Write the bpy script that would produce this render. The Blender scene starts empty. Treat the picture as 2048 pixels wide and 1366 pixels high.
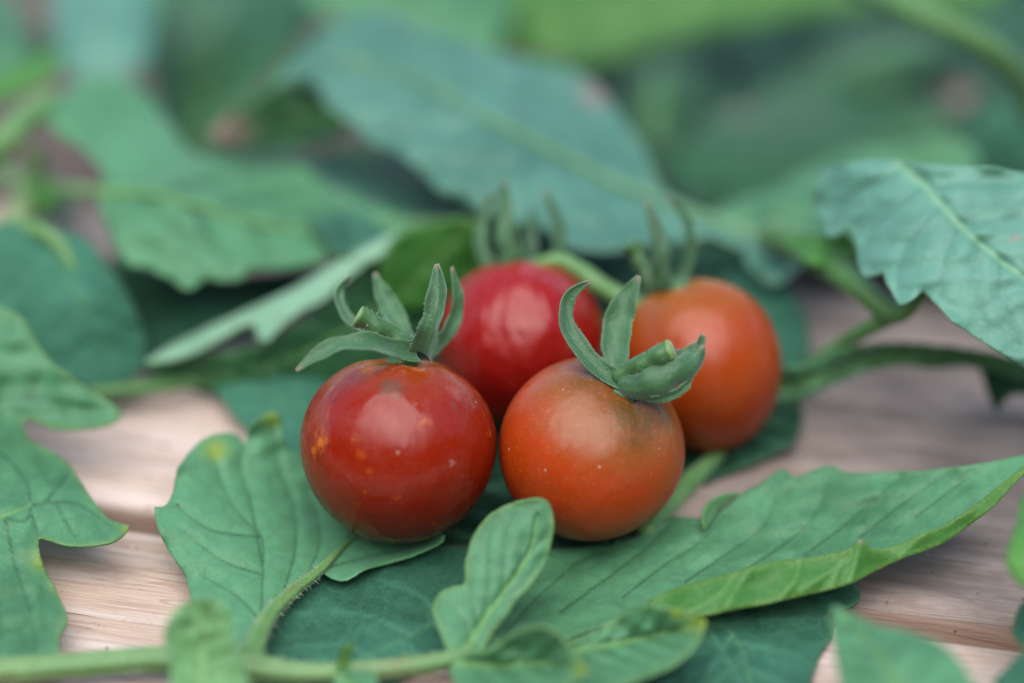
import bpy, bmesh, math, random
import numpy as np
from mathutils import Vector, Matrix
from mathutils.geometry import delaunay_2d_cdt

random.seed(7)
RNG = np.random.default_rng(7)
S = 0.01                      # everything below is written in centimetres; S turns it into metres
scene = bpy.context.scene
COL = scene.collection

# ------------------------------------------------------------------ camera
PITCH = math.radians(32)
D = 37.9                      # distance of the plane in focus, cm
F_PX = 5689.0                 # 100 mm lens on a 36 mm sensor, for a 2048 px wide frame
ZO = 2.7
R_ = np.array([1.0, 0.0, 0.0])
U_ = np.array([0.0, math.sin(PITCH), math.cos(PITCH)])
F_ = np.array([0.0, math.cos(PITCH), -math.sin(PITCH)])
CAM = np.array([0.0, 0.0, ZO]) - D * F_

cd = bpy.data.cameras.new("Camera")
cam = bpy.data.objects.new("Camera", cd)
COL.objects.link(cam)
cam.location = Vector(CAM * S)
cam.rotation_euler = (math.radians(90) - PITCH, 0, 0)
cd.lens = 100
cd.sensor_width = 36
cd.clip_start = 0.01
cd.clip_end = 500
cd.dof.use_dof = True
cd.dof.focus_distance = (D - 0.4) * S
cd.dof.aperture_fstop = 4.1
cd.dof.aperture_blades = 0
scene.camera = cam

# ------------------------------------------------------------------ sky and sun
SUN_EL, SUN_AZ = math.radians(63), math.radians(192)   # azimuth clockwise from +Y
world = bpy.data.worlds.new("World")
scene.world = world
world.use_nodes = True
wn = world.node_tree.nodes
sky = wn.new('ShaderNodeTexSky')
sky.sky_type = 'NISHITA'
sky.sun_disc = False
sky.sun_elevation = SUN_EL
sky.sun_rotation = SUN_AZ
sky.air_density = 1.0
sky.dust_density = 0.7
sky.ozone_density = 1.0
wn['Background'].inputs['Strength'].default_value = 0.11
world.node_tree.links.new(sky.outputs[0], wn['Background'].inputs[0])

sl = bpy.data.lights.new("Sun", 'SUN')
sl.energy = 2.6
sl.angle = math.radians(80)
sl.color = (1.0, 0.95, 0.88)
so = bpy.data.objects.new("Sun", sl)
COL.objects.link(so)
sd = Vector((math.sin(SUN_AZ) * math.cos(SUN_EL), math.cos(SUN_AZ) * math.cos(SUN_EL), math.sin(SUN_EL)))
so.rotation_euler = sd.to_track_quat('Z', 'Y').to_euler()
so.location = (0, 0, 2)

vs = scene.view_settings
vs.view_transform = 'Standard'
vs.look = 'None'
vs.gamma = 1
vs.exposure = 1.2
scene.cycles.use_denoising = True
scene.cycles.max_bounces = 8

# ------------------------------------------------------------------ helpers: places
def rays(px, py):
    px = np.asarray(px, float); py = np.asarray(py, float)
    X = (px - 1024) / F_PX; Y = (683 - py) / F_PX
    return F_[None, :] + X[:, None] * R_[None, :] + Y[:, None] * U_[None, :]

def at_h(px, py, h):
    d = rays(np.atleast_1d(px), np.atleast_1d(py))
    t = (np.atleast_1d(h) - CAM[2]) / d[:, 2]
    return CAM[None, :] + d * t[:, None]

def at_d(px, py, depth):
    d = rays(np.atleast_1d(px), np.atleast_1d(py))
    return CAM[None, :] + d * np.atleast_1d(depth)[:, None]

def depth_of(p):
    return float(np.dot(np.asarray(p) - CAM, F_))

# ------------------------------------------------------------------ helpers: objects
def link(name, me, parent=None):
    o = bpy.data.objects.new(name, me)
    COL.objects.link(o)
    if parent is not None:
        o.parent = parent
    return o

def tag(o, label=None, cat=None, group=None, kind=None):
    if label: o['label'] = label
    if cat: o['category'] = cat
    if group: o['group'] = group
    if kind: o['kind'] = kind
    return o

def thing(name, loc, label, cat, group=None):
    o = bpy.data.objects.new(name, None)
    COL.objects.link(o)
    o.empty_display_size = 0.005
    o.location = Vector(np.asarray(loc) * S)
    return tag(o, label, cat, group)

def mesh_obj(name, V, faces, mats, parent=None, attrs=None, smooth=True, origin=None):
    """V in cm, world space; the object's origin sits at the parent's place (or at 'origin')."""
    if parent is not None:
        o0 = np.array(root_loc(parent))
    else:
        o0 = np.asarray(origin if origin is not None else V.mean(0)) * S
    me = bpy.data.meshes.new(name)
    me.from_pydata([tuple(p) for p in (np.asarray(V) * S - o0)], [], faces)
    for m in mats:
        me.materials.append(m)
    if smooth:
        me.polygons.foreach_set('use_smooth', [True] * len(me.polygons))
    if attrs:
        for k, a in attrs.items():
            at = me.attributes.new(k, 'FLOAT', 'POINT')
            at.data.foreach_set('value', np.asarray(a, np.float32))
    me.update()
    o = link(name, me, parent)
    if parent is None:
        o.location = Vector(o0)
    return o

def root_loc(o):
    p = np.zeros(3)
    while o is not None:
        p = p + np.array(o.location)
        o = o.parent
    return p

def solidify(o, t, mat_off=1):
    m = o.modifiers.new("thickness", 'SOLIDIFY')
    m.thickness = t * S
    m.offset = -1
    m.material_offset = mat_off
    m.use_rim = True

def catmull(P, n_per=None, step=None, closed=False, sharp=None):
    P = np.asarray(P, float)
    n = len(P)
    out = []
    segs = n if closed else n - 1
    for i in range(segs):
        p1, p2 = P[i], P[(i + 1) % n]
        s1 = sharp is not None and sharp[i]
        s2 = sharp is not None and sharp[(i + 1) % n]
        if closed:
            p0, p3 = P[(i - 1) % n], P[(i + 2) % n]
        else:
            p0 = P[i - 1] if i > 0 else 2 * p1 - p2
            p3 = P[i + 2] if i + 2 < n else 2 * p2 - p1
        if s1: p0 = 2 * p1 - p2
        if s2: p3 = 2 * p2 - p1
        L = np.linalg.norm(p2 - p1)
        m1 = (p2 - p0) * 0.5; m2 = (p3 - p1) * 0.5
        for m in (m1, m2):
            lm = np.linalg.norm(m)
            if lm > 1.1 * L: m *= 1.1 * L / lm
        k = n_per if n_per else max(1, int(round(L / step)))
        for j in range(k):
            t = j / k
            h00 = 2*t**3 - 3*t**2 + 1; h10 = t**3 - 2*t**2 + t
            h01 = -2*t**3 + 3*t**2; h11 = t**3 - t**2
            out.append(h00*p1 + h10*m1 + h01*p2 + h11*m2)
    if not closed:
        out.append(P[-1])
    return np.array(out)

def tps(ctrl):
    c = np.asarray(ctrl, float)
    xy = c[:, :2] / 100.0; h = c[:, 2]
    n = len(c)
    def K(r2):
        return np.where(r2 > 1e-12, 0.5 * r2 * np.log(np.maximum(r2, 1e-12)), 0.0)
    d2 = ((xy[:, None, :] - xy[None, :, :]) ** 2).sum(-1)
    A = np.zeros((n + 3, n + 3))
    A[:n, :n] = K(d2) + np.eye(n) * 0.02
    A[:n, n] = 1; A[:n, n+1:] = xy
    A[n, :n] = 1; A[n+1:, :n] = xy.T
    b = np.zeros(n + 3); b[:n] = h
    w = np.linalg.lstsq(A, b, rcond=None)[0]
    def f(x, y):
        q = np.stack([np.asarray(x), np.asarray(y)], -1) / 100.0
        d2 = ((q[:, None, :] - xy[None, :, :]) ** 2).sum(-1)
        return K(d2) @ w[:n] + w[n] + q @ w[n+1:]
    return f

def inside(poly, pts):
    x, y = pts[:, 0], pts[:, 1]
    res = np.zeros(len(pts), bool)
    n = len(poly)
    for i in range(n):
        x1, y1 = poly[i]; x2, y2 = poly[(i + 1) % n]
        c = ((y1 > y) != (y2 > y))
        if y1 != y2:
            res ^= c & (x < (x2 - x1) * (y - y1) / (y2 - y1) + x1)
    return res

def seg_dist(pts, line, closed=False):
    """distance to a polyline and the parameter (0..1) of the nearest point"""
    line = np.asarray(line, float)
    n = len(line)
    best = np.full(len(pts), 1e9); par = np.zeros(len(pts))
    m = n if closed else n - 1
    for i in range(m):
        a, b = line[i], line[(i + 1) % n]
        ab = b - a; L2 = max(1e-9, ab @ ab)
        t = np.clip(((pts - a) @ ab) / L2, 0, 1)
        d = np.linalg.norm(pts - (a + t[:, None] * ab), axis=1)
        k = d < best
        best[k] = d[k]; par[k] = (i + t[k]) / m
    return best, par

def auto_laterals(mid, poly, n, sides=(1, -1), ang=52, yst=1.7, start=0.08, end=0.92, bend=0.35):
    """side veins leaving the midrib, in picture space stretched back to the ground"""
    mid = catmull(mid, n_per=8)
    seg = np.linalg.norm(np.diff(mid, axis=0), axis=1); cum = np.concatenate([[0], np.cumsum(seg)])
    out = []
    for k in range(n):
        for sgn in sides:
            s = (start + (end - start) * (k + (0.25 if sgn > 0 else 0.6)) / n) * cum[-1]
            i = min(len(seg) - 1, int(np.searchsorted(cum, s) - 1)); i = max(0, i)
            p = mid[i] + (mid[i+1] - mid[i]) * ((s - cum[i]) / max(seg[i], 1e-6))
            t = (mid[i+1] - mid[i]) * np.array([1, yst]); t /= np.linalg.norm(t)
            a = math.radians(ang) * sgn
            pts = [p.copy()]
            q = p.copy()
            for st in range(60):
                a2 = a * (1 - bend * min(1, st / 25))
                dv = np.array([t[0]*math.cos(a2) - t[1]*math.sin(a2), t[0]*math.sin(a2) + t[1]*math.cos(a2)])
                q = q + dv * np.array([1, 1 / yst]) * 12
                if not inside(poly, q[None, :])[0]:
                    break
                pts.append(q.copy())
            if len(pts) > 3:
                out.append(np.array(pts[:max(3, int(len(pts) * 0.93))]))
    return out

def waves(xy, scale, n=7, rng=RNG):
    r = np.zeros(len(xy))
    for _ in range(n):
        a = rng.uniform(0, 2 * math.pi); k = rng.uniform(0.6, 1.5) / scale
        r += np.sin(2 * math.pi * k * (xy[:, 0] * math.cos(a) + 1.7 * xy[:, 1] * math.sin(a)) + rng.uniform(0, 6.28))
    return r / math.sqrt(n)

def leaf_mesh(name, out, ctrl, mats, parent=None, mid=None, lat=None, nlat=0, sides=(1, -1), ang=52, yst=1.7,
              step=12, relief=0.035, quilt=0.02, tint=0.5, yellow=(), edge_y=0.0, flip=False, thick=0.028,
              rib=None, rib_r=0.05, origin=None, seed=1, curl=0.0, relsign=-1, midw=7.0, extra=None, brown=(), floor=0.0):
    if step >= 12: relief *= 0.45; quilt *= 0.4
    rng = np.random.default_rng(seed + 100)
    P = [p[:2] for p in out]; sharp = [len(p) > 2 for p in out]
    poly = catmull(P, step=step * 0.8, closed=True, sharp=sharp)
    poly = poly + rng.normal(0, step * 0.05, poly.shape)
    mn, mx = poly.min(0), poly.max(0)
    gx = np.arange(mn[0], mx[0], step); gy = np.arange(mn[1], mx[1], step * 0.8)
    G = np.array([(x + (step / 2 if j % 2 else 0), y) for j, y in enumerate(gy) for x in gx])
    G = G + rng.uniform(-0.12, 0.12, G.shape) * step
    G = G[inside(poly, G)]
    if len(G):
        G = G[seg_dist(G, poly, True)[0] > step * 0.5]
    pts = np.concatenate([poly, G]) if len(G) else poly
    ne = len(poly)
    edges = [(i, (i + 1) % ne) for i in range(ne)]
    r = delaunay_2d_cdt([Vector(p) for p in pts], edges, [], 1, 1e-4)
    V2 = np.array([(v[0], v[1]) for v in r[0]]); faces = [tuple(f) for f in r[2]]
    hf = tps(ctrl)
    h = hf(V2[:, 0], V2[:, 1])
    de, _ = seg_dist(V2, poly, True)
    vein = np.zeros(len(V2)); midv = np.zeros(len(V2))
    lats = [catmull(l, n_per=4) for l in (lat or [])]
    if mid is not None:
        m_ = catmull(mid, n_per=6)
        dm, pm = seg_dist(V2, m_)
        w = midw * (1.15 - 0.8 * pm)
        midv = np.exp(-(dm / w) ** 2)
        if nlat:
            lats += auto_laterals(mid, poly, nlat, sides, ang, yst)
        h = h + relsign * relief * 1.3 * np.exp(-(dm / (w * 1.6)) ** 2)
    dl = np.full(len(V2), 1e9)
    for l in lats:
        d, p = seg_dist(V2, l)
        vein = np.maximum(vein, np.exp(-(d / max(2.6, step * 0.5)) ** 2) * (1 - 0.5 * p))
        dl = np.minimum(dl, d)
    if len(lats):
        h = h + relsign * relief * 0.55 * np.exp(-(dl / 11.0) ** 2) - relsign * relief * 0.8 * np.tanh(dl / 34.0) ** 2
    fall = np.clip(de / 30.0, 0.25, 1)
    h = h + quilt * waves(V2, 90, rng=rng) + quilt * 0.06 * waves(V2, 38, rng=rng) * fall
    h = h + curl * np.exp(-de / 16.0) * waves(V2, 140, rng=rng)
    if extra is not None:
        h = h + extra(V2)
    h = np.maximum(h, floor + 0.015 + 0.01 * (seed % 3))
    V3 = at_h(V2[:, 0], V2[:, 1], h)
    a, b, c = faces[len(faces) // 2]
    vote = 0
    for f in faces[::max(1, len(faces) // 60)]:
        a, b, c = f[:3]
        nrm = np.cross(V3[b] - V3[a], V3[c] - V3[a])
        vote += 1 if np.dot(nrm, CAM - V3[a]) > 0 else -1
    if (vote < 0) != flip:
        faces = [tuple(reversed(f)) for f in faces]
    yel = np.zeros(len(V2)); brn = np.zeros(len(V2))
    for (x, y, rad) in yellow:
        yel = np.maximum(yel, np.exp(-(((V2[:, 0]-x)**2 + ((V2[:, 1]-y) * 1.3)**2) / rad**2)))
    for (x, y, rad) in brown:
        brn = np.maximum(brn, np.exp(-(((V2[:, 0]-x)**2 + ((V2[:, 1]-y) * 1.3)**2) / rad**2)))
    edge = np.exp(-(de / 5.0) ** 2)
    yel = np.maximum(yel, edge_y * np.exp(-(de / 9.0) ** 2))
    attrs = dict(vein=vein, midrib=midv, edge=edge, yellow=yel, brown=brn, tint=np.full(len(V2), tint))
    o = mesh_obj(name, V3, faces, mats, parent, attrs, origin=origin)
    solidify(o, thick, 1 if len(mats) > 1 else 0)
    if rib and mid is not None:
        m_ = catmull(mid, n_per=6)
        hh = np.maximum(hf(m_[:, 0], m_[:, 1]), 0.03) + 0.012
        P3 = at_h(m_[:, 0], m_[:, 1], hh)
        tube('midrib', P3, np.linspace(rib_r, rib_r * 0.3, len(P3)), rib, parent if parent is not None else o, sides=8, smooth_path=False)
    return o

def tube(name, P3, radii, mat, parent=None, sides=12, smooth_path=True, n_per=8, ridges=0, squash=1.0, cap=True, endmat=None, lump=0.0, seed=0):
    P3 = np.asarray(P3, float); radii = np.asarray(radii, float)
    if smooth_path:
        R4 = catmull(np.column_stack([P3, radii]), n_per=n_per)
        P3, radii = R4[:, :3], R4[:, 3]
    n = len(P3)
    T = np.gradient(P3, axis=0); T /= np.linalg.norm(T, axis=1)[:, None]
    up = np.array([0, 0, 1.0])
    if abs(T[0] @ up) > 0.9: up = np.array([1.0, 0, 0])
    N = up - (up @ T[0]) * T[0]; N /= np.linalg.norm(N)
    V = []; F = []
    rng = np.random.default_rng(seed)
    ph = rng.uniform(0, 6.28, 3)
    for i in range(n):
        N = N - (N @ T[i]) * T[i]; N /= np.linalg.norm(N)
        B = np.cross(T[i], N)
        for k in range(sides):
            a = 2 * math.pi * k / sides
            rr = radii[i] * (1 + ridges * math.cos(a * 5 + 0.3) + lump * math.sin(i * 0.7 + ph[0]) * math.cos(a + ph[1]))
            V.append(P3[i] + rr * (math.cos(a) * N * squash + math.sin(a) * B))
    for i in range(n - 1):
        for k in range(sides):
            k2 = (k + 1) % sides
            F.append((i*sides + k, i*sides + k2, (i+1)*sides + k2, (i+1)*sides + k))
    c0 = len(V); V.append(P3[0] - T[0] * radii[0] * 0.4); V.append(P3[-1] + T[-1] * radii[-1] * (0.4 if endmat is None else 0.05))
    for k in range(sides):
        k2 = (k + 1) % sides
        F.append((c0, k2, k)); F.append((c0 + 1, (n-1)*sides + k, (n-1)*sides + k2))
    mats = [mat] + ([endmat] if endmat else [])
    o = mesh_obj(name, np.array(V), F, mats, parent)
    if endmat:
        for k in range(sides):
            o.data.polygons[len(F) - 1 - 2 * k].material_index = 1
    return o

def hairs(P3, radii, mat, parent, per_cm=260, length=0.065, width=0.0042, seed=3):
    """fine fuzz standing off a stem"""
    rng = np.random.default_rng(seed)
    R4 = catmull(np.column_stack([P3, radii]), n_per=10)
    V = []; F = []
    for i in range(len(R4) - 1):
        a, b = R4[i], R4[i+1]
        L = np.linalg.norm(b[:3] - a[:3])
        T = (b[:3] - a[:3]) / max(L, 1e-6)
        N = np.cross(T, [0.3, 0.2, 1.0]); N /= np.linalg.norm(N); B = np.cross(T, N)
        for _ in range(int(L * per_cm)):
            t = rng.uniform(); p = a[:3] + t * (b[:3] - a[:3]); r = a[3] + t * (b[3] - a[3])
            an = rng.uniform(0, 6.28)
            d = math.cos(an) * N + math.sin(an) * B
            q = p + d * r * 0.97
            tip = q + (d + rng.normal(0, 0.35, 3)) * length * rng.uniform(0.4, 1.2)
            s = np.cross(d, rng.normal(0, 1, 3)); s = s / np.linalg.norm(s) * width
            k = len(V); V += [q - s, q + s, tip]; F.append((k, k+1, k+2))
    o = mesh_obj('fine_hair', np.array(V), F, [mat], parent)
    o['kind'] = 'stuff'
    return o

# ------------------------------------------------------------------ helpers: materials
def new_mat(name):
    m = bpy.data.materials.new(name); m.use_nodes = True
    nt = m.node_tree
    for n in list(nt.nodes): nt.nodes.remove(n)
    out = nt.nodes.new('ShaderNodeOutputMaterial')
    return m, nt, out

class NB:
    def __init__(s, nt): s.nt = nt
    def n(s, t, **kw):
        nd = s.nt.nodes.new(t)
        for k, v in kw.items(): setattr(nd, k, v)
        return nd
    def l(s, a, b): s.nt.links.new(a, b)
    def val(s, sock, v):
        if hasattr(v, 'links') or isinstance(v, bpy.types.NodeSocket): s.l(v, sock)
        else: sock.default_value = v
    def attr(s, name):
        a = s.n('ShaderNodeAttribute'); a.attribute_name = name; return a.outputs['Fac']
    def mix(s, fac, a, b, mode='MIX'):
        m = s.n('ShaderNodeMix', data_type='RGBA', blend_type=mode)
        s.val(m.inputs[0], fac)
        for sock, v in ((m.inputs[6], a), (m.inputs[7], b)):
            if isinstance(v, (tuple, list)): sock.default_value = (*v[:3], 1)
            else: s.l(v, sock)
        return m.outputs[2]
    def math(s, op, a, b=0.0, c=None):
        m = s.n('ShaderNodeMath', operation=op)
        s.val(m.inputs[0], a); s.val(m.inputs[1], b)
        if c is not None: s.val(m.inputs[2], c)
        return m.outputs[0]
    def ramp(s, fac, stops, interp='LINEAR'):
        r = s.n('ShaderNodeValToRGB'); cr = r.color_ramp; cr.interpolation = interp
        while len(cr.elements) < len(stops): cr.elements.new(0.5)
        for e, (p, c) in zip(cr.elements, stops):
            e.position = p
            e.color = (*c, 1) if isinstance(c, (tuple, list)) else (c, c, c, 1)
        s.l(fac, r.inputs[0]); return r.outputs[0]
    def noise(s, vec, scale, detail=4, rough=0.55, dist=0.0):
        t = s.n('ShaderNodeTexNoise'); t.inputs['Scale'].default_value = scale
        t.inputs['Detail'].default_value = detail; t.inputs['Roughness'].default_value = rough
        t.inputs['Distortion'].default_value = dist
        s.l(vec, t.inputs['Vector']); return t.outputs['Fac']
    def mapping(s, vec, scale=(1, 1, 1), loc=(0, 0, 0)):
        m = s.n('ShaderNodeMapping'); m.inputs['Scale'].default_value = scale; m.inputs['Location'].default_value = loc
        s.l(vec, m.inputs['Vector']); return m.outputs[0]
    def bump(s, h, strength, dist, normal=None):
        b = s.n('ShaderNodeBump'); b.inputs['Strength'].default_value = strength; b.inputs['Distance'].default_value = dist
        s.l(h, b.inputs['Height'])
        if normal is not None: s.l(normal, b.inputs['Normal'])
        return b.outputs[0]

def leaf_material(name, c_dark, c_light, c_vein, c_mid, transl, sheen=0.25, rough=0.5, net=0.6, under=False, spec=0.5):
    m, nt, out = new_mat(name); b = NB(nt)
    co = b.n('ShaderNodeTexCoord').outputs['Object']
    n1 = b.noise(co, 60, 5, 0.6)
    n2 = b.noise(co, 420, 3)
    fine = b.noise(co, 3800, 2, 0.6)
    f = b.math('MULTIPLY_ADD', b.math('SUBTRACT', n1, 0.5), 1.7, b.attr('tint'))
    f = b.math('MULTIPLY_ADD', b.math('SUBTRACT', n2, 0.5), 0.6, f)
    nt_f = b.n('ShaderNodeClamp'); b.l(f, nt_f.inputs[0])
    col = b.mix(nt_f.outputs[0], c_dark, c_light)
    # fine network of veinlets
    dv = b.n('ShaderNodeVectorMath', operation='MULTIPLY_ADD')
    nn = b.n('ShaderNodeTexNoise'); nn.inputs['Scale'].default_value = 300; b.l(co, nn.inputs['Vector'])
    b.l(nn.outputs['Color'], dv.inputs[0]); dv.inputs[1].default_value = (0.0016,) * 3; b.l(co, dv.inputs[2])
    vo = b.n('ShaderNodeTexVoronoi', feature='DISTANCE_TO_EDGE'); vo.inputs['Scale'].default_value = 300
    b.l(dv.outputs[0], vo.inputs['Vector'])
    vo2 = b.n('ShaderNodeTexVoronoi', feature='DISTANCE_TO_EDGE'); vo2.inputs['Scale'].default_value = 900
    b.l(dv.outputs[0], vo2.inputs['Vector'])
    netm = b.ramp(vo.outputs['Distance'], [(0.0, 1.0), (0.16, 0.0)])
    netm2 = b.ramp(vo2.outputs['Distance'], [(0.0, 1.0), (0.10, 0.0)])
    net_f = b.math('MULTIPLY', netm, 0.22 * net)
    col = b.mix(net_f, col, c_vein)
    col = b.mix(b.math('MULTIPLY', netm2, 0.1 * net), col, c_vein)
    col = b.mix(b.math('MULTIPLY', b.attr('vein'), 0.72), col, c_vein)
    col = b.mix(b.math('MULTIPLY', b.attr('midrib'), 0.75), col, c_mid)
    col = b.mix(b.math('MULTIPLY', b.attr('edge'), 0.2), col, (0.12, 0.24, 0.09))
    sp = b.ramp(fine, [(0.60, 0.0), (0.72, 1.0)])
    col = b.mix(b.math('MULTIPLY', sp, 0.26), col, (0.22, 0.36, 0.26))
    yn = b.math('MULTIPLY', b.attr('yellow'), b.math('MULTIPLY_ADD', n2, 1.4, 0.35))
    yc = b.n('ShaderNodeClamp'); b.l(yn, yc.inputs[0])
    col = b.mix(yc.outputs[0], col, (0.17, 0.26, 0.03))
    col = b.mix(b.attr('brown'), col, (0.27, 0.18, 0.155))
    # small dirt specks
    dn = b.noise(co, 650, 1, 0.4)
    col = b.mix(b.math('MULTIPLY', b.ramp(dn, [(0.80, 0.0), (0.815, 1.0)]), 0.8), col, (0.05, 0.04, 0.03))
    hgt = b.math('MULTIPLY', netm, -0.22 if not under else 0.3)
    hgt = b.math('MULTIPLY_ADD', netm2, -0.18 if not under else 0.2, hgt)
    hgt = b.math('MULTIPLY_ADD', n2, 0.10, hgt)
    nrm = b.bump(hgt, 0.5, 0.00025)
    nrm = b.bump(fine, 0.6, 0.00014, nrm)
    p = b.n('ShaderNodeBsdfPrincipled')
    b.l(col, p.inputs['Base Color'])
    p.inputs['Roughness'].default_value = rough
    p.inputs['Specular IOR Level'].default_value = spec
    p.inputs['Sheen Weight'].default_value = sheen
    p.inputs['Sheen Roughness'].default_value = 0.45
    p.inputs['Sheen Tint'].default_value = (0.85, 0.97, 1.0, 1)
    b.l(nrm, p.inputs['Normal'])
    tr = b.n('ShaderNodeBsdfTranslucent')
    b.l(b.mix(1.0, col, (1.3, 1.6, 0.5), 'MULTIPLY'), tr.inputs['Color'])
    mx = b.n('ShaderNodeMixShader'); mx.inputs[0].default_value = transl
    b.l(p.outputs[0], mx.inputs[1]); b.l(tr.outputs[0], mx.inputs[2])
    b.l(mx.outputs[0], out.inputs[0])
    return m

M_TOP = leaf_material('leaf_upper', (0.016, 0.088, 0.028), (0.082, 0.250, 0.118), (0.008, 0.042, 0.016), (0.14, 0.30, 0.09), 0.13, sheen=0.08, spec=0.36)
M_UND = leaf_material('leaf_underside', (0.06, 0.19, 0.05), (0.14, 0.32, 0.12), (0.18, 0.36, 0.15), (0.23, 0.40, 0.17), 0.18, sheen=0.18, under=True, net=0.8)
M_PAL = leaf_material('leaf_pale_underside', (0.12, 0.27, 0.14), (0.22, 0.41, 0.29), (0.25, 0.44, 0.27), (0.25, 0.44, 0.27), 0.15, sheen=0.2, under=True, net=0.5)
M_YNG = leaf_material('leaf_bright', (0.035, 0.17, 0.020), (0.09, 0.29, 0.045), (0.12, 0.30, 0.07), (0.17, 0.36, 0.10), 0.28, sheen=0.1)
M_DRK = leaf_material('leaf_shade_dark', (0.004, 0.026, 0.010), (0.036, 0.138, 0.088), (0.060, 0.19, 0.115), (0.06, 0.17, 0.08), 0.06, sheen=0.04, rough=0.65, spec=0.12, under=True, net=0.8)  # darker leaf colour with the shade of covered leaves put into it
M_BLU = leaf_material('leaf_sky_sheen', (0.020, 0.098, 0.062), (0.098, 0.265, 0.195), (0.04, 0.14, 0.11), (0.17, 0.35, 0.20), 0.10, sheen=0.1, spec=0.45)  # the bluish sheen of the sky is mixed into this base colour

def stem_material(name, c1, c2, c3):
    m, nt, out = new_mat(name); b = NB(nt)
    co = b.n('ShaderNodeTexCoord').outputs['Object']
    n1 = b.noise(co, 160, 4); n2 = b.noise(co, 3000, 2)
    col = b.mix(b.ramp(n1, [(0.3, 0.0), (0.7, 1.0)]), c1, c2)
    col = b.mix(b.math('MULTIPLY', b.ramp(n2, [(0.5, 0.0), (0.75, 1.0)]), 0.4), col, c3)
    n4 = b.noise(co, 75, 5, 0.65)
    col = b.mix(b.math('MULTIPLY', b.ramp(n4, [(0.58, 0.0), (0.72, 1.0)]), 0.45), col, (0.13, 0.11, 0.045))
    p = b.n('ShaderNodeBsdfPrincipled'); b.l(col, p.inputs['Base Color'])
    p.inputs['Roughness'].default_value = 0.5
    p.inputs['Sheen Weight'].default_value = 0.2; p.inputs['Sheen Roughness'].default_value = 0.4
    p.inputs['Subsurface Weight'].default_value = 0.1; p.inputs['Subsurface Radius'].default_value = (0.001, 0.002, 0.0005)
    b.l(b.bump(b.math('ADD', n1, b.math('MULTIPLY', n2, 0.4)), 0.4, 0.0002), p.inputs['Normal'])
    b.l(p.outputs[0], out.inputs[0]); return m

M_STEM = stem_material('stem_green', (0.050, 0.155, 0.030), (0.115, 0.25, 0.075), (0.26, 0.38, 0.20))
M_STEMD = stem_material('stem_deep_green', (0.030, 0.11, 0.02), (0.07, 0.19, 0.05), (0.12, 0.24, 0.08))
M_CUT = stem_material('stem_cut_end', (0.12, 0.24, 0.04), (0.20, 0.31, 0.09), (0.16, 0.14, 0.07))
M_HAIR = stem_material('stem_hair', (0.22, 0.34, 0.20), (0.32, 0.43, 0.28), (0.36, 0.46, 0.34))
M_SEPAL = leaf_material('sepal_green', (0.010, 0.058, 0.014), (0.045, 0.15, 0.055), (0.05, 0.15, 0.06), (0.04, 0.13, 0.04), 0.08, sheen=0.4, net=0.3)

M_SEPAL2 = stem_material('calyx_green', (0.02, 0.08, 0.02), (0.05, 0.15, 0.05), (0.12, 0.22, 0.10))

M_STUB = stem_material('stem_stub', (0.020, 0.085, 0.018), (0.055, 0.155, 0.048), (0.13, 0.22, 0.10))

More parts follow.
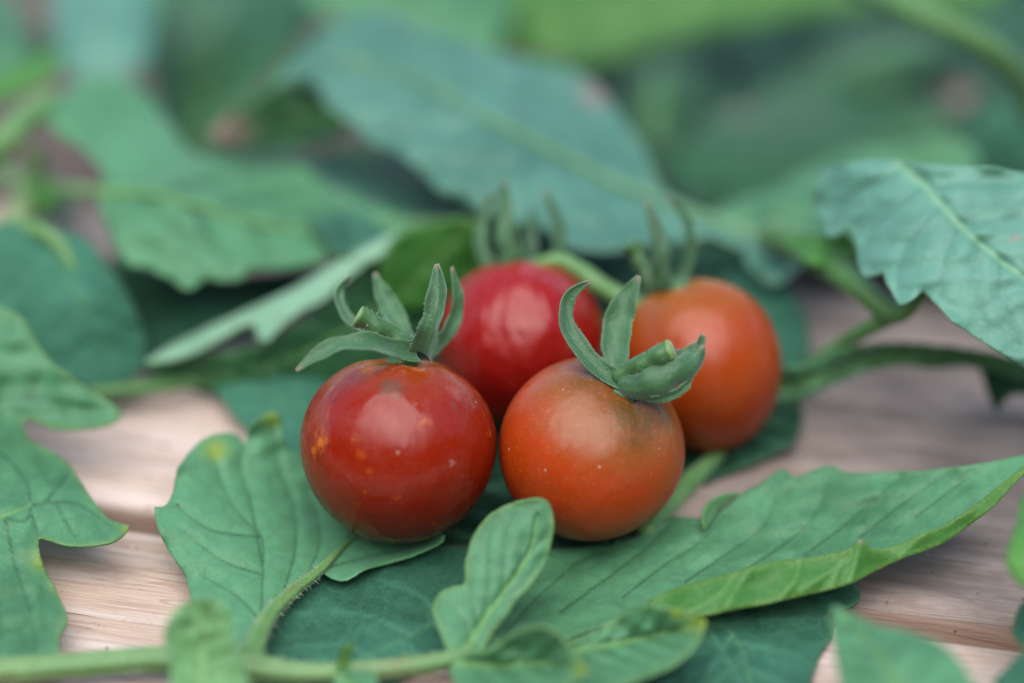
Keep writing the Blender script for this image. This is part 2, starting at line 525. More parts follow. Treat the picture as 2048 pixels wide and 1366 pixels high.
def tomato_material(name, c_low, c_mid, c_sh, c_top, sh0, sh1, rough, seed, speck=0.3, blotch=0.0, spots=(), coat=0.0, film=0.3, und_s=0.22):
    """skin colour runs from the blossom end (c_low) to the shoulder by the calyx (c_sh, c_top)"""
    m, nt, out = new_mat(name); b = NB(nt)
    co = b.n('ShaderNodeTexCoord').outputs['Object']
    cv = b.mapping(co, loc=(seed * 0.37, seed * 0.11, seed * 0.23))
    sep = b.n('ShaderNodeSeparateXYZ'); b.l(co, sep.inputs[0])
    z = b.math('MULTIPLY', sep.outputs[2], 80.0)              # about -1 .. 1 along the fruit
    n1 = b.noise(cv, 110, 5, 0.6); n2 = b.noise(cv, 700, 4); n3 = b.noise(cv, 2600, 2)
    zz = b.math('ADD', z, b.math('MULTIPLY', b.math('SUBTRACT', n1, 0.5), 0.55))
    zz = b.math('ADD', zz, b.math('MULTIPLY', b.math('SUBTRACT', n2, 0.5), 0.22))
    mr = b.n('ShaderNodeMapRange'); b.l(zz, mr.inputs[0]); mr.inputs[1].default_value = -1.0; mr.inputs[2].default_value = 1.0
    col = b.ramp(mr.outputs[0], [(0.0, c_low), (0.45, c_mid), (sh0, c_mid), (sh1, c_sh), (1.0, c_top)])
    # tiny pale flecks under the skin
    col = b.mix(b.math('MULTIPLY', b.ramp(n3, [(0.58, 0.0), (0.72, 1.0)]), speck), col, (0.55, 0.22, 0.06))
    vo = b.n('ShaderNodeTexVoronoi'); vo.inputs['Scale'].default_value = 520; b.l(cv, vo.inputs['Vector'])
    wv = b.n('ShaderNodeSeparateColor'); b.l(vo.outputs['Color'], wv.inputs[0])
    dots = b.math('MULTIPLY', b.ramp(vo.outputs['Distance'], [(0.06, 1.0), (0.13, 0.0)]), b.ramp(wv.outputs[0], [(0.90, 0.0), (0.91, 1.0)]))
    col = b.mix(b.math('MULTIPLY', dots, 0.75), col, (0.45, 0.28, 0.22))
    if blotch:
        bl = b.ramp(b.math('MULTIPLY_ADD', n2, 0.5, b.math('MULTIPLY', n1, 0.5)), [(0.60, 0.0), (0.66, 1.0)])
        col = b.mix(b.math('MULTIPLY', bl, blotch), col, (0.42, 0.10, 0.012))
    for (pos, rad, c, wgt) in spots:
        d = b.n('ShaderNodeVectorMath', operation='DISTANCE'); b.l(co, d.inputs[0]); d.inputs[1].default_value = tuple(q * S for q in pos)
        w = b.math('ADD', d.outputs['Value'], b.math('ADD', b.math('MULTIPLY', b.math('SUBTRACT', n2, 0.5), rad * S * 2.6), b.math('MULTIPLY', b.math('SUBTRACT', n3, 0.5), rad * S * 2.2)))
        mk = b.n('ShaderNodeMapRange'); b.l(w, mk.inputs[0]); mk.inputs[1].default_value = rad * S; mk.inputs[2].default_value = rad * S * 0.25
        col = b.mix(b.math('MULTIPLY', mk.outputs[0], wgt), col, c)
    p = b.n('ShaderNodeBsdfPrincipled'); b.l(col, p.inputs['Base Color'])
    # a dull waxy bloom, broken by rubbed, glossier places
    rg = b.ramp(b.noise(cv, 260, 5, 0.65), [(0.40, rough), (0.62, rough + film)])
    b.l(rg, p.inputs['Roughness'])
    p.inputs['IOR'].default_value = 1.45
    p.inputs['Specular IOR Level'].default_value = 0.45
    p.inputs['Subsurface Weight'].default_value = 0.15
    p.inputs['Subsurface Radius'].default_value = (0.004, 0.0012, 0.0005)
    p.inputs['Subsurface Scale'].default_value = 0.5
    p.inputs['Coat Weight'].default_value = coat; p.inputs['Coat Roughness'].default_value = 0.12
    hb = b.math('ADD', b.math('MULTIPLY', n3, 0.25), b.math('MULTIPLY', n2, 0.5))
    und = b.noise(b.mapping(cv, scale=(1.6, 1.6, 0.7)), 190, 2, 0.5)
    b.l(b.bump(hb, 0.16, 0.00025, b.bump(und, und_s, 0.0013)), p.inputs['Normal'])
    b.l(p.outputs[0], out.inputs[0]); return m

def wood_material(name, pale, tan, dark, grey, grey_from, grey_to, seed):
    """sawn softwood: long growth-ring bands along local X, weathering grey towards one end"""
    m, nt, out = new_mat(name); b = NB(nt)
    co = b.n('ShaderNodeTexCoord').outputs['Object']
    mv = b.mapping(co, scale=(1.0, 13.0, 6.0), loc=(seed, seed * 0.3, seed * 0.7))
    rings = b.noise(mv, 16, 3, 0.5, 0.4)
    mv2 = b.mapping(co, scale=(1.0, 32.0, 10.0), loc=(seed * 1.3, 0, 0))
    fib = b.noise(mv2, 60, 5, 0.65)
    blot = b.noise(co, 28, 5, 0.6)
    dirt = b.noise(co, 160, 5, 0.7)
    col = b.mix(b.ramp(rings, [(0.35, 0.0), (0.62, 1.0)]), pale, tan)
    bands = b.ramp(b.math('FRACT', b.math('MULTIPLY', rings, 7.0)), [(0.0, 0.0), (0.75, 0.12), (0.95, 0.9), (1.0, 0.0)])
    col = b.mix(b.math('MULTIPLY', bands, 0.55), col, dark)
    col = b.mix(b.math('MULTIPLY', b.ramp(fib, [(0.32, 1.0), (0.52, 0.0)]), 0.42), col, dark)
    crack = b.noise(b.mapping(co, scale=(1.0, 55.0, 10.0), loc=(seed * 2.1, 0, 0)), 26, 2, 0.5)
    crackm = b.ramp(crack, [(0.27, 1.0), (0.31, 0.0)])
    col = b.mix(b.math('MULTIPLY', crackm, 0.7), col, (0.09, 0.05, 0.03))
    grit = b.noise(co, 1500, 2, 0.6)
    col = b.mix(b.math('MULTIPLY', b.ramp(grit, [(0.60, 0.0), (0.72, 1.0)]), 0.30), col, dark)
    sx = b.n('ShaderNodeSeparateXYZ'); b.l(co, sx.inputs[0])
    gx = b.n('ShaderNodeMapRange'); b.l(b.math('MULTIPLY_ADD', b.math('SUBTRACT', blot, 0.5), 0.06, sx.outputs[0]), gx.inputs[0])
    gx.inputs[1].default_value = grey_from * S; gx.inputs[2].default_value = grey_to * S
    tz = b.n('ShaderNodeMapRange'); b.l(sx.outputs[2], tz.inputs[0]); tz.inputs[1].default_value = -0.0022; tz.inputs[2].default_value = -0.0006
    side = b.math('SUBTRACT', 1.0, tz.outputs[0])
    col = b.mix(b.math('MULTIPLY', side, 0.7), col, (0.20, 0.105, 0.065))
    gxm = b.math('MULTIPLY', gx.outputs[0], tz.outputs[0])
    patch = b.ramp(b.noise(b.mapping(co, scale=(1, 3, 1), loc=(seed, 9, 1)), 40, 5, 0.6), [(0.35, 0.55), (0.6, 1.0)])
    col = b.mix(b.math('MULTIPLY', b.math('MULTIPLY', gxm, patch), 0.95), col, grey)
    wet = b.ramp(blot, [(0.50, 0.0), (0.70, 1.0)])
    col = b.mix(b.math('MULTIPLY', b.math('MULTIPLY', wet, gxm), 0.55), col, (0.085, 0.075, 0.072))
    sp = b.noise(b.mapping(co, loc=(seed, 4, 2)), 520, 2, 0.5)
    col = b.mix(b.math('MULTIPLY', b.ramp(sp, [(0.70, 0.0), (0.74, 1.0)]), 0.75), col, (0.05, 0.035, 0.03))
    p = b.n('ShaderNodeBsdfPrincipled'); b.l(col, p.inputs['Base Color'])
    p.inputs['Roughness'].default_value = 0.62
    p.inputs['Specular IOR Level'].default_value = 0.35
    hh = b.math('ADD', b.math('MULTIPLY', fib, 0.7), b.math('MULTIPLY', b.math('ADD', rings, b.math('MULTIPLY', dirt, 0.3)), 0.6))
    hh = b.math('MULTIPLY_ADD', crackm, -1.2, hh)
    b.l(b.bump(hh, 0.7, 0.0007), p.inputs['Normal'])
    b.l(p.outputs[0], out.inputs[0]); return m

M_WOODF = wood_material('sawn_pine_front', (0.58, 0.48, 0.42), (0.48, 0.36, 0.28), (0.24, 0.14, 0.085), (0.30, 0.26, 0.25), 30, 40, 1.0)
M_WOODB = wood_material('sawn_pine_back', (0.60, 0.50, 0.45), (0.52, 0.41, 0.34), (0.26, 0.15, 0.095), (0.120, 0.094, 0.080), 4.0, 10.0, 3.0)

def soil_material():
    m, nt, out = new_mat('soil'); b = NB(nt)
    co = b.n('ShaderNodeTexCoord').outputs['Object']
    n1 = b.noise(co, 60, 6, 0.65); n2 = b.noise(co, 300, 4)
    col = b.mix(n1, (0.025, 0.018, 0.014), (0.12, 0.085, 0.072))
    col = b.mix(b.math('MULTIPLY', n2, 0.4), col, (0.22, 0.17, 0.15))
    p = b.n('ShaderNodeBsdfPrincipled'); b.l(col, p.inputs['Base Color']); p.inputs['Roughness'].default_value = 0.95
    b.l(b.bump(b.math('ADD', n1, n2), 0.8, 0.003), p.inputs['Normal'])
    b.l(p.outputs[0], out.inputs[0]); return m
M_SOIL = soil_material()

# ------------------------------------------------------------------ the setting: soil
def soil():
    V = []; F = []
    rr = [0.0] + [2.2 * 1.28 ** k for k in range(32)]
    nA = 72
    V.append((0, 0, -4.2)); rng = np.random.default_rng(5)
    for r in rr[1:]:
        for k in range(nA):
            a = 2 * math.pi * k / nA
            V.append((r * math.cos(a), r * math.sin(a) + 6, -4.2 + (rng.normal(0, 0.22) if 4 < r < 80 else 0)))
    for k in range(nA):
        F.append((0, 1 + k, 1 + (k + 1) % nA))
    for i in range(len(rr) - 2):
        for k in range(nA):
            k2 = (k + 1) % nA; a = 1 + i * nA; c = a + nA
            F.append((a + k, c + k, c + k2, a + k2))
    o = mesh_obj('soil', np.array(V), F, [M_SOIL], origin=(0, 0, 0))
    o['kind'] = 'structure'
soil()

# ------------------------------------------------------------------ the two planks
pL = at_h(202, 998, 0)[0]; pR = at_h(2045, 1243, 0)[0]
fL = at_h(196, 1040, 0)[0]; fR = at_h(2048, 1288, 0)[0]

def plank(name, pa, pb, y0, y1, x0, x1, z_top, thick, mat, label, seed):
    """a sawn board with eased, slightly nicked long edges; local X runs along the grain"""
    rng = np.random.default_rng(seed)
    nx = 160
    prof = []
    W = y1 - y0
    for t in (0.0, 0.02, 0.06, 0.12):                      # rounded near arris
        prof.append(t)
    ys = [0, 0.03, 0.09, 0.2] + list(np.linspace(0.6, W - 0.6, 22)) + [W - 0.2, W - 0.09, W - 0.03, W]
    zs = []
    for y in ys:
        e = min(y, W - y)
        zs.append(-0.16 * max(0, 1 - e / 0.2) ** 2)
    ring = [(0, -thick)] + [(0, -thick * 0.5)] + list(zip(ys, zs)) + [(W, -thick * 0.5), (W, -thick)]
    V = []; F = []
    m = len(ring)
    groove = np.array([0.012 * math.sin(y * 5.1) + 0.01 * math.sin(y * 13.7 + 1) for y, _ in ring])
    jag = np.convolve(rng.normal(0, 0.09, nx + 9), np.ones(4) / 4, 'same')
    for i in range(nx + 1):
        x = x0 + (x1 - x0) * i / nx
        for j, (y, z) in enumerate(ring):
            dy = jag[i] * 0.35 if j < 5 else 0
            dz = (groove[j] + 0.008 * math.sin(x * 0.8 + y)) if 2 <= j < m - 2 else 0
            V.append((x, y0 + y + dy, z_top + z + dz))
    for i in range(nx):
        for j in range(m - 1):
            a = i * m + j
            F.append((a, a + m, a + m + 1, a + 1))
        F.append((i * m, i * m + m - 1, (i + 1) * m + m - 1, (i + 1) * m))
    F.append(tuple(range(m - 1, -1, -1))); F.append(tuple(nx * m + j for j in range(m)))
    me = bpy.data.meshes.new(name)
    me.from_pydata([(p[0]*S, p[1]*S, p[2]*S) for p in V], [], [tuple(reversed(f)) for f in F])
    me.materials.append(mat)
    me.polygons.foreach_set('use_smooth', [True] * len(me.polygons))
    me.update()
    bm = bmesh.new(); bm.from_mesh(me); bmesh.ops.recalc_face_normals(bm, faces=bm.faces); bm.to_mesh(me); bm.free()
    o = link(name, me)
    o.location = Vector(pa * S)
    o.rotation_euler = (0, 0, math.atan2(pb[1] - pa[1], pb[0] - pa[0]))
    return tag(o, label, 'plank', 'pine planks side by side')

plank('wooden_plank', pL, pR, 0.0, 7.8, -28, 42, 0.0, 3.4, M_WOODB, 'rear pine plank under the tomatoes, weathered grey brown towards its right', 11)
plank('wooden_plank', fL, fR, -14.2, 0.0, -28, 42, -0.02, 3.4, M_WOODF, 'front pine plank of pale pinkish wood with brown grain lines', 12)

# ------------------------------------------------------------------ tomatoes
def ribbon(name, pts, widths, parent, base_depth, mats, roll=0.0, cup=0.25, tint=0.5, n=26, wave=0.09, seed=0, brown_tip=0.8, fuzz=False, thick=0.028, double=False):
    """a sepal: pts are (px, py, depth offset from the calyx); widths in picture px"""
    P = np.array([at_d(x, y, base_depth + d)[0] for x, y, d in pts])
    w = np.array(widths) / 150.0
    R4 = catmull(np.column_stack([P, w]), n_per=max(3, n // (len(P) - 1)))
    P, w = R4[:, :3], R4[:, 3]
    T = np.gradient(P, axis=0); T /= np.linalg.norm(T, axis=1)[:, None]
    V = []; F = []; K = 9
    rng = np.random.default_rng(seed); ph = rng.uniform(0, 6.28)
    vein = []; mid = []; brn = []; edge = []
    for i in range(len(P)):
        view = CAM - P[i]; view /= np.linalg.norm(view)
        s = np.cross(view, T[i]); s /= np.linalg.norm(s)
        nrm = np.cross(T[i], s)
        r = roll + 0.15 * math.sin(i * 0.35 + ph)
        s2 = math.cos(r) * s + math.sin(r) * nrm
        n2 = np.cross(T[i], s2)
        u = i / (len(P) - 1)
        for k in range(K):
            q = (k / (K - 1) - 0.5)
            off = s2 * q * w[i] * (1 + 0.05 * math.sin(i * 1.1 + ph + (3 if q > 0 else 0)))
            off = off + n2 * (cup * w[i] * (4 * q * q - 0.5) + wave * w[i] * math.sin(i * 0.8 + (2 if q > 0 else 0)) * abs(q) * 2)
            V.append(P[i] + off)
            vein.append(0.5 * math.exp(-((abs(q) - 0.27) / 0.05) ** 2)); mid.append(math.exp(-(q / 0.08) ** 2))
            edge.append(1.0 if k in (0, K - 1) else 0.0); brn.append(brown_tip * max(0, (u - 0.93) / 0.07))
    for i in range(len(P) - 1):
        for k in range(K - 1):
            a = i * K + k
            F.append((a, a + 1, a + K + 1, a + K))
    V = np.array(V)
    f = F[len(F) // 2]
    if np.dot(np.cross(V[f[1]] - V[f[0]], V[f[2]] - V[f[0]]), CAM - V[f[0]]) < 0:
        F = [tuple(reversed(f)) for f in F]
    z = np.zeros(len(V))
    o = mesh_obj(name, V, F, mats, parent, dict(vein=vein, midrib=mid, edge=edge, yellow=z, brown=brn, tint=z + tint))
    solidify(o, thick, 1 if len(mats) > 1 else 0)
    if fuzz:
        HV = []; HF = []
        for _ in range(260):
            i = int(rng.integers(0, len(P) - 2)); k = int(rng.choice([0, 0, K - 1, K - 1, int(rng.integers(1, K - 1))]))
            t_ = rng.uniform(); q = V[i*K + k] * (1 - t_) + V[(i+1)*K + k] * t_
            d = q - (P[i] * (1 - t_) + P[i+1] * t_); d = d / max(np.linalg.norm(d), 1e-6) + rng.normal(0, .5, 3); d /= np.linalg.norm(d)
            sv = np.cross(d, rng.normal(0, 1, 3)); sv = sv / np.linalg.norm(sv) * 0.0022
            m0 = len(HV); HV += [q - sv, q + sv, q + d * rng.uniform(.010, .032)]; HF.append((m0, m0 + 1, m0 + 2))
        ho = mesh_obj('fine_hair', np.array(HV), HF, [M_HAIR], o); ho['kind'] = 'stuff'
    sub = o.modifiers.new("smooth", 'SUBSURF'); sub.levels = 1; sub.render_levels = 1
    return o

def fruit(parent, centre, axis, R, along, mat, seed, lobes=0.014):
    n, m = 56, 84
    V = []; F = []
    rng = np.random.default_rng(seed); ph = rng.uniform(0, 6.28, 4)
    for i in range(n + 1):
        th = math.pi * i / n
        for k in range(m):
            a = 2 * math.pi * k / m
            r = R * (1 + lobes * math.cos(5 * a + ph[0]) * math.exp(-(th / 1.1) ** 2) + 0.010 * math.cos(2 * a + ph[1]) * math.sin(th)
                     + 0.004 * math.cos(3 * a + ph[2]) * math.sin(th) ** 2)
            st = math.sin(th); ct = math.cos(th)
            rad = r * (st + 0.035 * math.sin(2 * th))
            z = r * along * ct - R * 0.09 * math.exp(-(th / 0.26) ** 2) + R * 0.03 * math.exp(-((math.pi - th) / 0.25) ** 2)
            V.append((rad * math.cos(a) * S, rad * math.sin(a) * S, z * S))
    for i in range(n):
        for k in range(m):
            k2 = (k + 1) % m
            F.append((i*m + k, (i+1)*m + k, (i+1)*m + k2, i*m + k2))
    me = bpy.data.meshes.new('fruit')
    me.from_pydata(V, [], F)
    bm = bmesh.new(); bm.from_mesh(me)
    bmesh.ops.remove_doubles(bm, verts=bm.verts, dist=1e-6); bmesh.ops.recalc_face_normals(bm, faces=bm.faces)
    bm.to_mesh(me); bm.free()
    me.materials.append(mat)
    me.polygons.foreach_set('use_smooth', [True] * len(me.polygons))
    o = link('fruit', me, parent)
    o.location = Vector(np.asarray(centre) * S) - Vector(root_loc(parent))
    o.rotation_mode = 'QUATERNION'
    o.rotation_quaternion = Vector(axis).to_track_quat('Z', 'Y')
    return o

def tomato(px, py, z, R, along, axis_cam, matf, label, seed, spots=()):
    c = at_h(px, py, z)[0]
    ax = axis_cam[0] * R_ + axis_cam[1] * U_ - axis_cam[2] * F_
    ax = ax / np.linalg.norm(ax)
    root = thing('tomato', (c[0], c[1], c[2] - R), label, 'tomato', 'ripe tomatoes huddled on the plank')
    qi = Vector(ax).to_track_quat('Z', 'Y').inverted()
    loc = []
    for (sx, sy, rad, colr, w) in spots:
        d = rays([sx], [sy])[0]; d /= np.linalg.norm(d)
        oc = CAM - c; bq = oc @ d; disc = bq * bq - (oc @ oc - (R * 1.0) ** 2)
        tq = -bq - math.sqrt(max(disc, 0.0))
        v = qi @ Vector(CAM + d * tq - c)
        loc.append(((v.x, v.y, v.z), rad, colr, w))
    fruit(root, c, ax, R, along, matf(loc), seed)
    base = c + ax * R * along * 0.94
    tube('calyx_base', np.array([c + ax * R * along * k for k in (0.88, 0.94, 0.98, 1.02)]), [R * .17, R * .16, R * .13, R * .08], M_SEPAL2, root, sides=20, lump=0.05, ridges=0.12)
    return root, c, ax, depth_of(base), base

RED_L = lambda spots: tomato_material('tomato_skin_deep_red', (0.100, 0.004, 0.001), (0.21, 0.011, 0.002), (0.22, 0.030, 0.003), (0.34, 0.10, 0.010), 0.80, 0.95, 0.17, 1, speck=0.10, blotch=0.6, coat=0.0, film=0.20, spots=spots)
RED_R = lambda spots: tomato_material('tomato_skin_orange_red', (0.20, 0.013, 0.001), (0.35, 0.037, 0.003), (0.22, 0.065, 0.012), (0.065, 0.040, 0.008), 0.64, 0.88, 0.27, 2, speck=0.24, film=0.14, spots=spots)
RED_B = lambda spots: tomato_material('tomato_skin_crimson', (0.12, 0.003, 0.002), (0.24, 0.006, 0.004), (0.28, 0.012, 0.006), (0.34, 0.03, 0.008), 0.85, 0.97, 0.20, 3, speck=0.05, film=0.16, coat=0.0, spots=spots, und_s=0.75)
RED_O = lambda spots: tomato_material('tomato_skin_orange', (0.17, 0.016, 0.001), (0.29, 0.040, 0.003), (0.25, 0.062, 0.005), (0.24, 0.085, 0.009), 0.70, 0.92, 0.26, 4, speck=0.12, film=0.14, spots=spots)

SEP = [M_SEPAL, M_SEPAL]
# front left
t, c, ax, bd, base = tomato(797, 900, 1.38, 1.32, 0.965, (0.06, 1.0, 0.10), RED_L, 'glossy deep red tomato at the front left, with orange flecks and five raised sepals', 21, spots=[(645, 885, 0.14, (0.50, 0.12, 0.008), 0.85), (628, 900, 0.09, (0.50, 0.12, 0.008), 0.7), (722, 908, 0.075, (0.40, 0.08, 0.006), 0.45), (738, 945, 0.06, (0.40, 0.08, 0.006), 0.45), (712, 880, 0.05, (0.50, 0.12, 0.008), 0.5), (671, 800, 0.05, (0.02, 0.015, 0.015), 0.95), (667, 846, 0.04, (0.02, 0.015, 0.015), 0.8), (924, 986, 0.035, (0.02, 0.015, 0.015), 0.8), (821, 1014, 0.05, (0.45, 0.32, 0.28), 0.5), (872, 1020, 0.045, (0.45, 0.32, 0.28), 0.45), (926, 955, 0.03, (0.45, 0.32, 0.28), 0.7), (905, 926, 0.05, (0.45, 0.32, 0.28), 0.4), (795, 905, 0.035, (0.45, 0.32, 0.28), 0.7), (785, 775, 0.24, (0.10, 0.055, 0.03), 0.7), (735, 735, 0.14, (0.50, 0.12, 0.008), 0.7), (835, 732, 0.12, (0.50, 0.12, 0.008), 0.6), (912, 785, 0.16, (0.30, 0.09, 0.06), 0.5), (955, 768, 0.18, (0.08, 0.05, 0.012), 0.6), (905, 810, 0.07, (0.10, 0.055, 0.03), 0.6)])
ribbon('sepal', [(838, 706, -.25), (790, 697, -.55), (735, 683, -.85), (680, 688, -1.0), (635, 708, -1.05), (591, 741, -1.05)], [44, 38, 40, 36, 26, 4], t, bd, SEP, roll=0.55, cup=0.2, tint=0.55, seed=1, fuzz=True)
ribbon('sepal', [(842, 712, -.3), (856, 672, -.55), (868, 625, -.6), (875, 575, -.5), (873, 527, -.4)], [54, 46, 40, 34, 5], t, bd, SEP, roll=-0.35, cup=0.3, tint=0.35, seed=2, fuzz=True)
ribbon('sepal', [(858, 700, .1), (888, 675, .25), (912, 632, .3), (915, 585, .25), (905, 533, .2)], [34, 32, 27, 22, 4], t, bd, SEP, roll=0.5, cup=0.2, tint=0.7, seed=3, fuzz=True)
ribbon('sepal', [(815, 696, .2), (798, 655, .5), (778, 610, .7), (762, 580, .75), (750, 545, .8)], [36, 46, 40, 28, 5], t, bd, SEP, roll=0.3, cup=0.25, tint=0.9, seed=4, fuzz=True)
ribbon('sepal', [(800, 698, .15), (750, 672, .2), (706, 645, .3), (682, 610, .4), (680, 580, .45), (700, 552, .5)], [32, 30, 26, 22, 16, 4], t, bd, SEP, roll=0.7, cup=0.25, tint=0.5, seed=5, fuzz=True)
P = [at_d(822, 697, bd + .02)[0], at_d(785, 672, bd - .1)[0], at_d(748, 648, bd - .25)[0], at_d(716, 630, bd - .3)[0]]
tube('stem', P, [0.13, 0.145, 0.13, 0.15], M_STUB, t, lump=0.16, endmat=M_CUT, ridges=0.08)
hairs(np.array(P), np.array([0.13, 0.145, 0.13, 0.15]), M_HAIR, t, per_cm=130, length=0.05)
# front right
t, c, ax, bd, base = tomato(1180, 903, 1.32, 1.25, 0.985, (0.40, 0.74, 0.54), RED_R, 'orange red tomato at the front right, greenish brown shoulder beneath twisted sepals', 22, spots=[(1085, 790, 0.05, (0.55, 0.22, 0.05), 0.8), (1020, 898, 0.022, (0.45, 0.32, 0.28), 0.9), (1260, 825, 0.26, (0.09, 0.045, 0.006), 0.75), (1300, 835, 0.14, (0.09, 0.05, 0.008), 0.6), (1165, 765, 0.18, (0.11, 0.05, 0.008), 0.6), (1330, 830, 0.2, (0.10, 0.055, 0.01), 0.5)])
ribbon('sepal', [(1250, 768, -.12), (1207, 742, -.15), (1168, 705, -.1), (1137, 655, .0), (1132, 610, .1), (1152, 580, .1), (1180, 563, .1)], [30, 36, 38, 36, 30, 18, 4], t, bd, SEP, roll=0.45, cup=0.22, tint=0.4, seed=6, fuzz=True)
ribbon('sepal', [(1240, 750, .15), (1232, 700, .35), (1236, 645, .5), (1255, 595, .55), (1278, 552, .55)], [48, 54, 58, 44, 5], t, bd, SEP, roll=-0.2, cup=0.22, tint=0.75, seed=7, fuzz=True)
ribbon('sepal', [(1238, 772, -.15), (1275, 777, -.35), (1320, 762, -.45), (1362, 744, -.4), (1392, 722, -.3), (1408, 690, -.25)], [40, 58, 66, 62, 44, 8], t, bd, SEP, roll=0.35, cup=-0.3, tint=0.35, seed=8, fuzz=True, wave=0.1)
ribbon('sepal', [(1300, 745, .2), (1345, 722, .35), (1378, 705, .4), (1398, 690, .4), (1406, 668, .4)], [34, 36, 30, 22, 5], t, bd, SEP, roll=-0.7, cup=0.25, tint=0.3, seed=9, fuzz=True)
ribbon('sepal', [(1255, 778, -.1), (1300, 797, -.3), (1345, 790, -.35), (1372, 770, -.3), (1386, 752, -.28)], [14, 18, 20, 16, 6], t, bd, SEP, roll=0.8, cup=0.3, tint=0.7, seed=10, fuzz=True)
P = [at_d(1240, 752, bd - .02)[0], at_d(1275, 735, bd - .2)[0], at_d(1310, 715, bd - .35)[0], at_d(1342, 700, bd - .45)[0]]
tube('stem', P, [0.15, 0.135, 0.13, 0.145], M_STUB, t, lump=0.16, endmat=M_CUT, ridges=0.08)
hairs(np.array(P), np.array([0.15, 0.135, 0.13, 0.145]), M_HAIR, t, per_cm=130, length=0.05)
# rear red
t, c, ax, bd, base = tomato(1042, 692, 1.28, 1.20, 1.02, (-0.03, 0.98, -0.12), RED_B, 'bright crimson tomato behind the two front ones, sepals standing upright', 23, spots=[(1196, 640, 0.12, (0.30, 0.20, 0.02), 0.7)])
ribbon('sepal', [(990, 540, -.2), (965, 505, -.2), (962, 460, -.1), (972, 415, 0), (990, 385, 0)], [32, 28, 24, 18, 4], t, bd, SEP, roll=0.3, tint=0.5, seed=11)
ribbon('sepal', [(1028, 535, -.3), (1018, 490, -.35), (1010, 445, -.3), (1008, 400, -.2), (1010, 362, -.2)], [46, 46, 40, 28, 5], t, bd, SEP, roll=0.1, tint=0.5, seed=12)
ribbon('sepal', [(1088, 535, .1), (1112, 505, .1), (1120, 465, .1), (1108, 425, .1), (1088, 380, .1)], [22, 22, 22, 18, 4], t, bd, SEP, roll=-0.2, tint=0.3, seed=13)
ribbon('sepal', [(1060, 535, .3), (1062, 495, .5), (1060, 450, .6), (1068, 420, .6)], [30, 30, 22, 4], t, bd, SEP, roll=0.4, tint=0.2, seed=14)
P = [at_d(1045, 545, bd + .05)[0], at_d(1085, 528, bd - .1)[0], at_d(1125, 522, bd - .2)[0], at_d(1170, 550, bd - .25)[0], at_d(1222, 585, bd - .3)[0], at_d(1285, 612, bd - .3)[0]]
tube('stem', P, [0.12, 0.11, 0.12, 0.14, 0.14, 0.15], M_STEM, t, lump=0.08, ridges=0.03)
# rear right
t, c, ax, bd, base = tomato(1404, 733, 1.24, 1.125, 1.12, (-0.30, 0.94, 0.10), RED_O, 'orange tomato at the rear right, partly hidden by the front right tomato', 24)
ribbon('sepal', [(1318, 580, -.2), (1322, 530, -.3), (1320, 490, -.3), (1308, 445, -.2), (1294, 403, -.1)], [38, 36, 34, 24, 5], t, bd, SEP, roll=0.35, tint=-0.1, seed=15)
ribbon('sepal', [(1335, 572, .1), (1368, 545, .15), (1382, 505, .15), (1378, 455, .1), (1362, 420, .1), (1338, 397, .1)], [22, 22, 20, 18, 14, 4], t, bd, SEP, roll=0.3, tint=0.2, seed=16)
ribbon('sepal', [(1300, 588, .3), (1260, 600, .5), (1225, 620, .6), (1200, 650, .7)], [30, 30, 24, 6], t, bd, SEP, roll=0.6, tint=0.2, seed=17)
P = [at_d(1312, 585, bd)[0], at_d(1296, 550, bd + .05)[0], at_d(1280, 515, bd + .1)[0], at_d(1262, 486, bd + .1)[0]]
tube('stem', P, [0.12, 0.12, 0.12, 0.14], M_STUB, t, lump=0.16, endmat=M_CUT)

# ------------------------------------------------------------------ the compound leaf in front
def P3(*pts):
    return np.array([at_h(x, y, h)[0] for x, y, h in pts])

TOP = [M_TOP, M_UND]; UND = [M_UND, M_TOP]; YNG = [M_YNG, M_UND]; DRK = [M_DRK, M_DRK]; BLU = [M_BLU, M_UND]

frond = thing('tomato_leaf', at_h(480, 1335, 0)[0], 'big divided leaf on a fuzzy pale stalk along the bottom, cradling the front tomatoes', 'leaf', 'tomato leaves round the tomatoes')
rp = P3((-160, 1352, .35), (0, 1340, .34), (150, 1329, .32), (300, 1318, .32), (400, 1322, .33), (500, 1334, .33), (620, 1346, .3), (760, 1338, .3), (880, 1322, .32), (940, 1302, .34), (985, 1272, .3))
rr = [.17, .165, .155, .16, .19, .19, .13, .125, .115, .10, .05]
tube('stalk', rp, rr, M_STEM, frond, sides=30, ridges=0.10, lump=.04)
hairs(rp, rr, M_HAIR, frond, per_cm=330, length=0.06)
pp = P3((470, 1342, .33), (500, 1310, .36), (518, 1268, .36), (545, 1222, .33), (592, 1178, .28), (640, 1140, .24), (682, 1096, .16), (720, 1065, .10))
pr = [.15, .155, .125, .105, .085, .065, .035, .012]
pet = tube('leaflet_stalk', pp, pr, M_STEM, frond, sides=24, ridges=0.10, lump=.04)
hairs(pp[:6], pr[:6], M_HAIR, frond, per_cm=330, length=0.06, seed=4)

